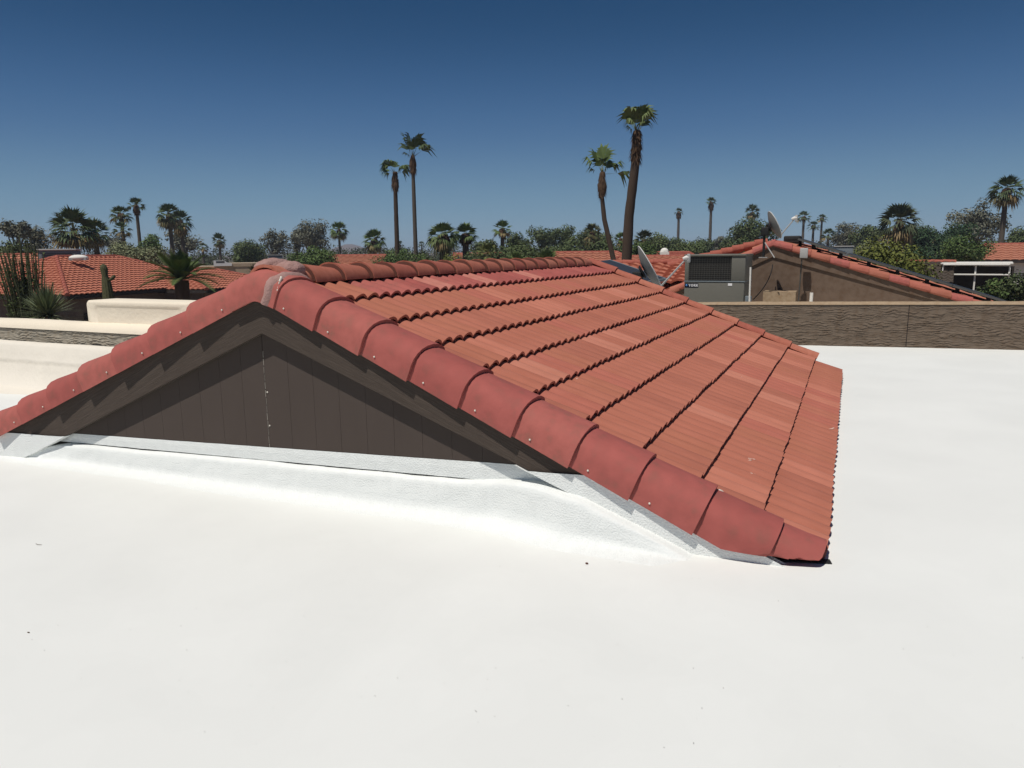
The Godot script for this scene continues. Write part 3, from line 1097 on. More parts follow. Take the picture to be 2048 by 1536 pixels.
	top("sunlit_patch_plinth", done(st), M.stucco_cap, "tan plinth block standing in for the sunlit patches at the foot of the brown gable", "plinth")

	# solar array over the right slope
	var s := thing("solar_array", "long black solar array raised above the right slope of the brown gable", "solar panel", Vector3(0, 0, 0))
	var p0 := Vector3(-1.05, 1.80, -16.35)
	var p1 := Vector3(2.75, 0.55, -16.35)
	var dirn := (p1 - p0).normalized()
	var up := Vector3(0, 0, 1).cross(dirn).normalized()
	var bb := Basis(dirn, up, Vector3(0, 0, 1))
	var len := p0.distance_to(p1)
	for k in 4:
		st = S()
		box(st, p0.lerp(p1, (k + 0.5) / 4.0) + Vector3(0, 0.02, -1.0), Vector3(len / 4.0 - 0.03, 0.04, 2.0), bb)
		var fr := part("panel_frame", done(st), M.panel_frame, s)
		st = S()
		box(st, p0.lerp(p1, (k + 0.5) / 4.0) + up * 0.023 + Vector3(0, 0.02, -1.0), Vector3(len / 4.0 - 0.09, 0.006, 1.94), bb)
		part("panel_glass", done(st), M.panel, fr)
	for k in 7:
		st = S()
		box(st, p0.lerp(p1, (k + 0.6) / 7.2) + Vector3(0, -0.10, -0.15), Vector3(0.07, 0.22, 0.06))
		part("standoff", done(st), M.metal_dark, s)
	st = S()
	box(st, p0.lerp(p1, 0.5) + Vector3(0, -0.06, -0.2), Vector3(len * 0.96, 0.03, 0.04), bb)
	part("rail", done(st), M.metal_dark, s)
	# small panel left
	var s2 := thing("solar_array", "grey solar panel lying on the tiles behind the far rake of the red roof", "solar panel", Vector3(0, 0, 0))
	var q0 := Vector3(-5.15, 1.36, -15.6)
	var q1 := Vector3(-3.45, 1.02, -13.75)
	dirn = (q1 - q0).normalized()
	var sidev := Vector3(dirn.z, 0.12, -dirn.x).normalized()
	if sidev.x < 0:
		sidev = -sidev
	up = sidev.cross(dirn).normalized()
	if up.y < 0:
		up = -up
	bb = Basis(dirn, up, dirn.cross(up))
	st = S()
	box(st, (q0 + q1) / 2, Vector3(q0.distance_to(q1), 0.05, 0.7), bb)
	part("panel_frame", done(st), M.cooler, s2)
	st = S()
	box(st, (q0 + q1) / 2 + up * 0.027, Vector3(q0.distance_to(q1) - 0.08, 0.006, 0.62), bb)
	part("panel_glass", done(st), M.panel, s2)
	st = S()
	box(st, Vector3(-4.3, 0.62, -14.7), Vector3(0.06, 1.1, 0.06))
	part("stand", done(st), M.metal_dark, s2)
	# dark cooler on the neighbour's ridge
	var e := thing("rooftop_cooler", "dark boxy cooler on the roof behind the satellite dish on the gable apex", "cooler", Vector3(-1.17, 1.55, -16.9))
	st = S()
	bevel_box(st, Vector3(0, 0.17, 0), Vector3(0.34, 0.34, 0.5), 0.03)
	part("housing", done(st), M.metal_dark, e)
	for k in 5:
		st = S()
		box(st, Vector3(0, 0.07 + 0.05 * k, 0.253), Vector3(0.28, 0.012, 0.012))
		part("louver", done(st), M.coil, e)

# ---------------------------------------------------------------- air conditioner and dishes
func rooftop_things() -> void:
	var o := thing("air_conditioner", "grey rooftop air conditioner with wire grille standing behind the brown parapet", "air conditioner", Vector3(-2.35, 0.25, -14.75))
	var w := 1.12
	var st := S()
	bevel_box(st, Vector3(0, 0.285, 0), Vector3(w, 0.97, 1.05), 0.02)
	part("lower_cabinet", done(st), M.metal_grey, o)
	st = S()
	box(st, Vector3(0, 1.01, -0.02), Vector3(w - 0.03, 0.47, 1.0))
	part("inner_coil", done(st), M.coil, o)
	for q in [[-w / 2 + 0.04, 0.08], [0.435, 0.25]]:
		st = S()
		bevel_box(st, Vector3(q[0], 1.01, 0.505), Vector3(q[1], 0.485, 0.035), 0.008)
		part("corner_panel", done(st), M.metal_grey, o)
	st = S()
	bevel_box(st, Vector3(w / 2 - 0.012, 1.01, 0.0), Vector3(0.03, 0.485, 1.04), 0.008)
	part("side_panel", done(st), M.metal_grey, o)
	st = S()
	bevel_box(st, Vector3(0, 1.262, 0), Vector3(w + 0.03, 0.04, 1.09), 0.012)
	part("lid", done(st), M.metal_grey, o)
	st = S()
	bevel_box(st, Vector3(0, 0.77, 0.0), Vector3(w + 0.012, 0.022, 1.07), 0.006)
	part("seam_band", done(st), M.cooler, o)
	# wire guard
	for k in 17:
		st = S()
		box(st, Vector3(-0.47 + 0.0475 * k, 1.01, 0.515), Vector3(0.005, 0.46, 0.005))
		part("guard_wire", done(st), M.wire, o)
	for k in 12:
		st = S()
		box(st, Vector3(-0.09, 0.80 + 0.039 * k, 0.521), Vector3(0.80, 0.005, 0.005))
		part("guard_wire", done(st), M.wire, o)
	# badge
	st = S()
	box(st, Vector3(-0.42, 0.695, 0.528), Vector3(0.26, 0.075, 0.006))
	var bd := part("badge", done(st), M.label_blue, o)
	var tm := TextMesh.new()
	tm.text = "YORK"
	var f := SystemFont.new()
	f.font_names = PackedStringArray(["Droid Sans"])
	f.font_weight = 700
	tm.font = f
	tm.font_size = 32
	tm.pixel_size = 0.062 / 32.0
	tm.depth = 0.004
	var tl := part("lettering", tm, M.letter, bd)
	tl.position = Vector3(-0.385, 0.693, 0.533)
	tl.scale = Vector3(1.12, 1.0, 1.0)
	st = S()
	ball(st, Vector3(-0.515, 0.697, 0.531), Vector3(0.018, 0.018, 0.005), 0.0, 6)
	part("emblem", done(st), M.orb, bd)
	st = S()
	box(st, Vector3(0.30, 0.715, 0.528), Vector3(0.075, 0.045, 0.005))
	part("data_plate", done(st), M.letter, o)
	st = S()
	bevel_box(st, Vector3(0.64, 0.42, 0.50), Vector3(0.11, 0.17, 0.08), 0.01)
	part("disconnect_box", done(st), M.cooler, o)
	for q in [-0.45, 0.45]:
		st = S()
		box(st, Vector3(q, -0.22, 0), Vector3(0.1, 0.1, 1.0))
		part("curb", done(st), M.galv, o)
	st = S()
	tube(st, [Vector3(-1.665, 0.3, -14.1), Vector3(-1.68, 1.29, -14.1)], [0.018, 0.016], 8)
	top("drain_pipe", done(st), M.trim_white, "thin white pipe upright against the air conditioner's right corner", "pipe")

	# dish seen almost edge-on behind the far rake
	dish("satellite_dish", "grey satellite dish seen edge-on just behind the far rake of the red roof", Vector3(-2.86, 1.325, -11.14), Vector3(0.83, 0.50, -0.33), 0.345, Vector3(-2.27, 1.50, -11.27), -0.12)
	dish("satellite_dish", "small grey satellite dish on the apex of the brown gable", Vector3(-1.455, 2.07, -15.43), Vector3(0.86, 0.45, -0.33), 0.265, Vector3(-1.05, 2.21, -15.46), 1.45)

func dish(called: String, label: String, c: Vector3, nrm: Vector3, r: float, lnb: Vector3, foot: float) -> void:
	var o := thing(called, label, "satellite dish", Vector3(c.x - 0.05, foot, c.z))
	var off := -o.position
	var n := nrm.normalized()
	var u := n.cross(Vector3.UP).normalized()
	var v := u.cross(n).normalized()
	var A := []
	var B := []
	for i in 9:
		var ra := PackedVector3Array()
		var rb := PackedVector3Array()
		var q := r * i / 8.0
		for j in 33:
			var a := TAU * (j % 32) / 32.0
			var d := 0.27 * q * q / r
			var p := c + off + (u * cos(a) * 0.9 + v * sin(a) * 1.08) * q + n * (d - 0.10 * r)
			ra.append(p)
			rb.append(p - n * 0.012)
		A.append(ra)
		B.append(rb)
	var st := S()
	shell(st, A, B)
	part("reflector", done(st), M.dish_grey, o)
	st = S()
	var pts := []
	var rr := []
	for j in 33:
		pts.append(A[8][j] - n * 0.006)
		rr.append(0.009)
	tube(st, pts, rr, 6, false)
	part("rim", done(st), M.dish_rim, o)
	# feed arm from the lower edge
	var low := c + off - v * r * 1.05 + n * 0.10 * r
	st = S()
	tube(st, [low - n * 0.05, lnb + off], [0.016, 0.013], 6)
	part("feed_arm", done(st), M.galv, o)
	st = S()
	var ld := (c - lnb).normalized()
	tube(st, [lnb + off - ld * 0.03, lnb + off + ld * 0.02, lnb + off + ld * 0.07], [0.03, 0.035, 0.022], 10)
	part("feed_horn", done(st), M.trim_white, o)
	st = S()
	bevel_box(st, lnb + off + Vector3(0.02, -0.01, 0), Vector3(0.05, 0.13, 0.05), 0.01)
	part("feed_bracket", done(st), M.galv, o)
	# back bracket and mast
	st = S()
	tube(st, [c + off - n * 0.07, c + off - n * 0.10], [r * 0.34, r * 0.26], 12)
	bevel_box(st, c + off - n * 0.16 - Vector3(0, 0.04, 0), Vector3(0.14, 0.17, 0.14), 0.015)
	part("back_bracket", done(st), M.metal_dark, o)
	st = S()
	var mtop := c + off - n * 0.17 - Vector3(0, 0.02, 0)
	tube(st, [mtop, Vector3(mtop.x, maxf(0.12, mtop.y - 0.3), mtop.z), Vector3(mtop.x + 0.0, 0, mtop.z)], [0.025, 0.025, 0.025], 8)
	part("mast", done(st), M.metal_dark, o)
	st = S()
	tube(st, [Vector3(mtop.x, mtop.y * 0.6, mtop.z), Vector3(mtop.x + 0.22, 0.0, mtop.z + 0.12)], [0.012, 0.012], 6)
	part("strut", done(st), M.galv, o)
	st = S()
	box(st, Vector3(mtop.x, 0.005, mtop.z), Vector3(0.16, 0.012, 0.16))
	part("foot_plate", done(st), M.galv, o)

# ---------------------------------------------------------------- houses
# x along the ridge, front face towards +z; hip 0 makes gables
func house(called: String, label: String, at: Vector3, turn: float, L: float, W: float, eave: float, rise: float, hip: float, wallm: Material, roofm: Material, courses: int, pitch: float, windows := 3) -> Node3D:
	var o := thing(called, label, "house", Vector3(at.x, GROUND, at.z), turn)
	var st := S()
	var ov := 0.5
	box(st, Vector3(0, (eave - 0.1) / 2, 0), Vector3(L - 2 * ov, eave - 0.1, W - 2 * ov))
	if hip == 0.0:
		for sx in [-1, 1]:
			var xx: float = sx * (L / 2 - ov)
			var a := Vector3(xx, eave - 0.1, W / 2 - ov)
			var b := Vector3(xx, eave - 0.1, -W / 2 + ov)
			var c := Vector3(xx, eave + rise - 0.12, 0)
			if sx > 0:
				tri(st, a, b, c)
			else:
				tri(st, b, a, c)
	part("wall", done(st), wallm, o)
	st = S()
	var e := [Vector3(-L / 2, eave, W / 2), Vector3(L / 2, eave, W / 2), Vector3(L / 2, eave, -W / 2), Vector3(-L / 2, eave, -W / 2)]
	var r := [Vector3(-L / 2 + hip, eave + rise, 0), Vector3(L / 2 - hip, eave + rise, 0)]
	var amp := 0.05
	tile_face(st, e[0], e[1], r[0], r[1], courses, pitch, amp, 0.05)
	tile_face(st, e[2], e[3], r[1], r[0], courses, pitch, amp, 0.05)
	if hip > 0:
		tile_face(st, e[3], e[0], r[0], r[0], courses, pitch, amp, 0.05)
		tile_face(st, e[1], e[2], r[1], r[1], courses, pitch, amp, 0.05)
	var rf := part("roof", done(st), roofm, o)
	st = S()
	cap_row(st, r[0] + Vector3(0, 0.02, 0), r[1] + Vector3(0, 0.02, 0), 0.11, maxi(2, int(L / 0.4)))
	if hip > 0:
		for q in [[0, 0], [3, 0], [1, 1], [2, 1]]:
			cap_row(st, e[q[0]] + Vector3(0, 0.04, 0), r[q[1]] + Vector3(0, 0.02, 0), 0.11, 16)
	part("ridge_tile_row", done(st), M.cap1, rf, "stuff")
	# fascia round the eaves
	st = S()
	for k in 4:
		var p: Vector3 = e[k]
		var q: Vector3 = e[(k + 1) % 4]
		if hip == 0.0 and k % 2 == 1:
			continue
		var d := (q - p).normalized()
		box(st, (p + q) / 2 - Vector3(0, 0.09, 0), Vector3(p.distance_to(q), 0.16, 0.06), Basis(d, Vector3.UP, d.cross(Vector3.UP)))
	part("eave_fascia", done(st), M.brown_dark, rf)
	for k in windows:
		var xx := -L / 2 + L * (k + 0.5) / windows
		st = S()
		box(st, Vector3(xx, eave * 0.52, W / 2 - ov + 0.02), Vector3(1.5, 1.2, 0.06))
		var wn := part("window", done(st), M.brown_dark, o)
		st = S()
		box(st, Vector3(xx, eave * 0.52, W / 2 - ov + 0.055), Vector3(1.36, 1.06, 0.02))
		part("pane", done(st), M.dark_glass, wn)
	return o

func houses() -> void:
	# big hip roof left; its right face looks at the camera
	var d := Vector3(-33.21, 0, -28.41) - Vector3(-31.6, 0, -21.11)
	var turn := atan2(-d.z, d.x)
	var ux := d.normalized()
	var uz := Vector3(-ux.z, 0, ux.x)
	var c0 := Vector3(-31.6, 0, -21.11)
	var L := 12.5
	var W := 8.8
	house("tiled_house", "large house with orange hip tiled roof behind the left parapet", c0 + ux * L / 2 - uz * W / 2, turn, L, W, 3.12, 1.70, 4.2, M.house_wall, M.roof_a, 17, 0.32, 3)
	house("tiled_house", "lower hip tiled wing behind the small date palm", Vector3(-34.6, 0, -31.2), turn, 8.0, 6.4, 3.05, 1.0, 3.0, M.house_wall, M.roof_a, 11, 0.32, 2)
	house("tiled_house", "pale orange tiled house at the far left edge behind the hip roof", Vector3(-49.5, 0, -26.5), 1.1, 10.0, 8.0, 3.6, 1.4, 0.0, M.house_pale, M.roof_b, 10, 0.5, 2)
	var f := thing("flat_house", "beige flat roofed building with a parapet beyond the hip roof", "house", Vector3(-51.0, GROUND, -47.9), 0.8)
	var st := S()
	box(st, Vector3(0, 1.95, -3), Vector3(14, 3.9, 6))
	part("wall", done(st), M.house_pale, f)
	st = S()
	box(st, Vector3(3, 4.0, -3.1), Vector3(6.0, 0.3, 6.3))
	part("parapet", done(st), M.house_pale, f)
	for k in 3:
		st = S()
		box(st, Vector3(-4.5 + 4.5 * k, 1.8, 0.02), Vector3(1.4, 1.1, 0.08))
		var wn := part("window", done(st), M.brown_dark, f)
		st = S()
		box(st, Vector3(-4.5 + 4.5 * k, 1.8, 0.06), Vector3(1.25, 0.95, 0.02))
		part("pane", done(st), M.dark_glass, wn)
	house("tiled_house", "orange tiled house with cream gable behind the near end of the ridge", Vector3(-34.2, 0, -45.6), 0.55, 4.6, 5.0, 3.95, 0.75, 0.0, M.house_pale, M.roof_b, 8, 0.5, 2)
	house("tiled_house", "orange tiled house with dark solar panels behind the thick trunked palms", Vector3(-28.6, 0, -55.0), 0.45, 4.2, 5.0, 4.0, 0.75, 0.0, M.house_pale, M.roof_b, 8, 0.5, 2)
	house("tiled_house", "long sunlit orange tiled roof behind the far end of the ridge", Vector3(-15.6, 0, -45.0), 0.32, 8.0, 6.5, 3.7, 1.05, 2.0, M.house_pale, M.roof_b, 10, 0.45, 3)
	house("tiled_house", "lower orange tiled roof behind the leaning palm trunk and big palm", Vector3(-10.8, 0, -44.6), 0.25, 7.5, 5.5, 3.75, 0.72, 1.5, M.house_pale, M.roof_b, 8, 0.45, 2)
	house("tiled_house", "red tiled house with white chimney beyond the edge-on satellite dish", Vector3(-13.6, 0, -60.2), 0.23, 5.5, 5.0, 3.95, 0.72, 1.2, M.trim_white, M.roof_c, 8, 0.5, 2)
	house("tiled_house", "orange tiled house with white fascia at the right edge", Vector3(11.6, 0, -61.5), -0.15, 9.0, 7.0, 3.95, 1.05, 1.5, M.trim_white, M.roof_b, 9, 0.5, 3)
	house("shingle_house", "small grey shingle roof below the citrus tree on the right", Vector3(2.9, 0, -36.4), -0.1, 2.2, 4.5, 3.4, 0.8, 0.0, M.house_wall, M.shingle, 14, 0.25, 1)
	# patio cover
	var p := thing("patio_cover", "white beamed patio cover beside the grey shingle roof", "patio cover", Vector3(4.7, GROUND, -35.6), -0.15)
	for q in [[4.12, 2.3], [3.72, 2.4]]:
		st = S()
		bevel_box(st, Vector3(0, q[0], 0.6), Vector3(q[1], 0.06, 0.12), 0.015)
		part("beam", done(st), M.trim_white, p)
	st = S()
	box(st, Vector3(0, 4.17, -0.8), Vector3(2.5, 0.05, 2.8))
	part("cover_sheet", done(st), M.trim_white, p)
	for k in 3:
		st = S()
		box(st, Vector3(-1.15 + 1.15 * k, 2.1, 0.5), Vector3(0.06, 4.1, 0.06))
		part("post", done(st), M.trim_white, p)
	st = S()
	box(st, Vector3(0, 2.0, -2.2), Vector3(2.7, 4.0, 0.1))
	part("back_wall", done(st), M.brown_dark, p)
	# chimney
	var ch := thing("chimney", "white square chimney with a domed cap on the red roof", "chimney", Vector3(-13.6, 0.9, -58.4), 0.23)
	st = S()
	box(st, Vector3(0, 0.3, 0), Vector3(0.75, 0.65, 0.6))
	part("stack", done(st), M.trim_white, ch)
	st = S()
	ball(st, Vector3(0, 0.62, 0), Vector3(0.34, 0.34, 0.3), 0, 7)
	part("dome_cap", done(st), M.trim_white, ch)
	# rooftop units far off
	var q := thing("rooftop_cooler", "grey evaporative cooler standing on the left hip roof", "cooler", Vector3(-37.9, 1.15, -25.2), 0.75)
	st = S()
	bevel_box(st, Vector3(0, 0.45, 0), Vector3(1.7, 0.75, 1.2), 0.05)
	part("housing", done(st), M.cooler, q)
	for k in 6:
		st = S()
		box(st, Vector3(0, 0.2 + 0.09 * k, 0.61), Vector3(1.4, 0.03, 0.03))
		part("louver", done(st), M.metal_dark, q)
	st = S()
	bevel_box(st, Vector3(0, 0.86, 0), Vector3(1.8, 0.08, 1.3), 0.02)
	part("lid", done(st), M.galv, q)
	var q2 := thing("roof_vent", "white domed roof vent on the ridge of the left hip roof", "vent", Vector3(-35.6, 1.5, -24.6), 0.7)
	st = S()
	ball(st, Vector3(0, 0.08, 0), Vector3(0.45, 0.16, 0.3), 0, 8)
	part("dome", done(st), M.trim_white, q2)
	st = S()
	box(st, Vector3(0, 0.02, 0), Vector3(0.8, 0.12, 0.45))
	part("curb", done(st), M.galv, q2)
	var q3 := thing("rooftop_cooler", "small grey air unit on the beige flat roof", "cooler", Vector3(-46.1, 0.75, -50.0), 0.8)
	st = S()
	bevel_box(st, Vector3(0, 0.45, 0), Vector3(1.2, 0.8, 0.9), 0.04)
	part("housing", done(st), M.cooler, q3)
	st = S()
	box(st, Vector3(0, 0.88, 0), Vector3(1.3, 0.06, 1.0))
	part("lid", done(st), M.galv, q3)
	var q4 := thing("rooftop_cooler", "dark roof unit between the citrus tree and the tall fan palm", "cooler", Vector3(-0.5, 0.85, -52.0), 0.0)
	st = S()
	bevel_box(st, Vector3(0, 0.5, 0), Vector3(1.1, 0.8, 0.9), 0.04)
	part("housing", done(st), M.cooler, q4)
	st = S()
	box(st, Vector3(0, 0.93, 0), Vector3(1.2, 0.06, 1.0))
	part("lid", done(st), M.galv, q4)
	st = S()
	box(st, Vector3(0, -2.0, -0.8), Vector3(4.0, 4.2, 3.5))
	part("roof_block", done(st), M.house_pale, q4)
	# solar panels on the mid house
	var sp := thing("solar_array", "dark blue solar panels on the orange roof behind the thick trunked palms", "solar panel", Vector3(-29.0, 1.25, -53.6), 0.45)
	st = S()
	box(st, Vector3(0, 0, 0), Vector3(1.6, 0.05, 1.6), Basis(Vector3.RIGHT, 0.24))
	part("panel_frame", done(st), M.panel_frame, sp)
	st = S()
	box(st, Vector3(0, 0.03, 0), Vector3(1.5, 0.01, 1.5), Basis(Vector3.RIGHT, 0.24))
	part("panel_glass", done(st), M.panel, sp)
	# van
	var v := thing("van", "white van parked beyond the beige flat roofed building", "van", Vector3(-50.6, 0.62, -48.3), 0.8)
	st = S()
	prism(st, [Vector2(-0.75, 0.1), Vector2(0.75, 0.1), Vector2(0.75, 0.34), Vector2(0.35, 0.40), Vector2(0.15, 0.56), Vector2(-0.75, 0.58)], 0.4, -0.4)
	part("body", done(st), M.van, v)
	st = S()
	box(st, Vector3(-0.2, 0.46, 0.405), Vector3(0.7, 0.12, 0.02))
	part("window", done(st), M.dark_glass, v)

# ---------------------------------------------------------------- palms
class Leaves:
	var v := PackedVector3Array()
	var n := PackedVector3Array()
	var c := PackedColorArray()
	func tri(a: Vector3, b: Vector3, d: Vector3, col: Color) -> void:
		var nn := (d - a).cross(b - a).normalized()
		v.append(a); v.append(b); v.append(d)
		n.append(nn); n.append(nn); n.append(nn)
		c.append(col); c.append(col); c.append(col)
	func mesh() -> ArrayMesh:
		var arr := []
		arr.resize(Mesh.ARRAY_MAX)
		arr[Mesh.ARRAY_VERTEX] = v
		arr[Mesh.ARRAY_NORMAL] = n
		arr[Mesh.ARRAY_COLOR] = c
		var m := ArrayMesh.new()
		m.add_surface_from_arrays(Mesh.PRIMITIVE_TRIANGLES, arr)
		return m

func fan_leaf(L: Leaves, base: Vector3, dir: Vector3, lp: float, lb: float, droop: float, segs: int, spread: float, col: Color) -> void:
	var s := dir.cross(Vector3.UP)
	if s.length() < 0.05:
		s = Vector3.RIGHT
	s = s.normalized()
	s = s.rotated(dir, rng.randf_range(-0.5, 0.5))
	var nn := s.cross(dir).normalized()
	var hub := base + dir * lp - Vector3(0, droop * 0.15 * lp, 0)
	var pw := lb * 0.036
	L.tri(base - s * pw, base + s * pw, hub, col.lerp(Color(0.2, 0.16, 0.06), 0.4))
	for k in segs:
		var a := lerpf(-spread, spread, (k + 0.5) / segs) + rng.randf_range(-0.05, 0.05)
		var sd := (dir * cos(a) + s * sin(a)).normalized()
		var len := lb * (1.0 - 0.22 * absf(a) / spread) * rng.randf_range(0.85, 1.1)
		var mid := hub + sd * len * 0.55 + nn * len * 0.05 - Vector3(0, droop * len * 0.12, 0)
		var tip := hub + sd * len * 0.92 - Vector3(0, droop * len * rng.randf_range(0.45, 0.8), 0)
		var w := (s * cos(a) - dir * sin(a)) * len * spread / segs * 0.62
		var cc := col * rng.randf_range(0.75, 1.3)
		cc.a = 1
		L.tri(hub, mid - w, mid + w, cc)
		L.tri(mid - w, tip, mid + w, cc)

func trunk(pts: Array, rad: Array, m: Material, parent: Node3D, rings := 0.3) -> void:
	var pp := []
	var rr := []
	for i in pts.size() - 1:
		var n := maxi(2, int(pts[i].distance_to(pts[i + 1]) / rings))
		for k in n:
			var f := float(k) / n
			pp.append(pts[i].lerp(pts[i + 1], f))
			rr.append(lerpf(rad[i], rad[i + 1], f) * (1.0 + 0.05 * (k % 2) + rng.randf_range(-0.03, 0.03)))
	pp.append(pts[-1])
	rr.append(rad[-1])
	var st := S()
	tube(st, pp, rr, 9)
	part("trunk", done(st), m, parent)

# kind: n leaves, lowest and highest leaf angle, droop, colour, wind
func palm(label: String, x: float, z: float, top_y: float, neck_y: float, r: float, tr: float, opt := {}) -> Node3D:
	var o := thing("fan_palm", label, "palm tree", Vector3(x, GROUND, z), 0.0, opt.get("group", "palm trees over the rooftops"))
	var neck := Vector3(0, neck_y - GROUND, 0)
	var path: Array = opt.get("path", [Vector3(opt.get("lean", 0.0), 0, 0), Vector3(opt.get("lean", 0.0) * 0.35, neck.y * 0.6, 0)])
	path = path + [neck]
	var rad := []
	for i in path.size():
		rad.append(lerpf(tr * 1.25, tr * 0.85, float(i) / (path.size() - 1)))
	trunk(path, rad, opt.get("bark", M.trunk_grey), o, 0.35)
	var L := Leaves.new()
	var fr: Array = opt.get("fr", [])
	var n: int = fr.size() if fr.size() else opt.get("n", 30)
	var lo: float = opt.get("lo", -40.0)
	var hi: float = opt.get("hi", 80.0)
	var col: Color = opt.get("col", Color(0.055, 0.078, 0.030))
	var wind: Vector3 = opt.get("wind", Vector3.ZERO)
	var height := top_y - neck_y
	for i in n:
		var f := (i + rng.randf() * 0.8) / n
		var el := deg_to_rad(lerpf(lo, hi, f))
		var az := i * 2.399963 + rng.randf_range(-0.3, 0.3)
		var dir := (Vector3(cos(az) * cos(el), sin(el), sin(az) * cos(el)) + wind).normalized()
		var cc := col
		if el < deg_to_rad(opt.get("tan_below", -25.0)):
			cc = Color(0.24, 0.175, 0.085).lerp(col, rng.randf() * 0.6)
		var ext := lerpf(r, height * 0.95, clampf(dir.y, 0, 1))
		if fr.size():
			var an := deg_to_rad(fr[i][0] + rng.randf_range(-4, 4))
			dir = (Vector3(0.907, 0, -0.42) * cos(an) + Vector3.UP * sin(an) + Vector3(0.42, 0, 0.907) * rng.randf_range(-0.45, 0.45)).normalized()
			ext = r * fr[i][1] * rng.randf_range(0.8, 1.12)
			cc = col
		var LL := Leaves.new() if opt.get("split", false) else L
		var dr: float = opt.get("droop", 0.5)
		if fr.size():
			dr *= lerpf(1.0, 0.6, smoothstep(0.75, 1.0, dir.y))
		if fr.is_empty():
			dr *= lerpf(1.0, 0.3, smoothstep(0.0, 0.5, el))
		fan_leaf(LL, neck, dir, ext * (0.5 if fr.size() else 0.46), ext * (0.78 if fr.size() else 0.68), dr, opt.get("segs", 9), 1.15, cc)
		if opt.get("split", false):
			part("frond", LL.mesh(), M.leaf, o)
	if not opt.get("split", false):
		part("crown", L.mesh(), M.leaf, o)
	# old leaf bases or a hanging skirt
	var sk: float = opt.get("skirt", 0.0)
	if sk > 0.0:
		var sr: float = opt.get("skirt_r", tr * 1.8)
		var st := S()
		var pp := []
		var rr := []
		for k in 13:
			var f := k / 12.0
			pp.append(neck + Vector3(rng.randf_range(-0.2, 0.2) * tr, 0.12 - sk * f, 0) + (path[-2] - neck) * (sk * f / maxf(0.1, neck.y - path[-2].y)) * Vector3(1, 0, 1))
			rr.append(lerpf(tr * 0.75, sr, sin(PI * clampf(f * 0.72 + 0.08, 0, 1))) * rng.randf_range(0.82, 1.1))
		tube(st, pp, rr, 9)
		for k in 130:
			var f := rng.randf()
			var a := rng.randf() * TAU
			var c: Vector3 = pp[0].lerp(pp[-1], f)
			var rr2: float = lerpf(tr * 0.75, sr, sin(PI * clampf(f * 0.72 + 0.08, 0, 1)))
			var d := Vector3(cos(a), 0, sin(a))
			var p0 := c + d * rr2 * 0.9
			var s := Vector3(-sin(a), 0, cos(a)) * tr * 0.22
			tri(st, p0 - s, p0 + s, p0 + d * tr * 0.75 + Vector3(0, -rng.randf_range(0.1, 0.28) * maxf(1.0, sk), 0))
		part("dead_leaf_skirt", done(st), M.skirt, o)
	return o

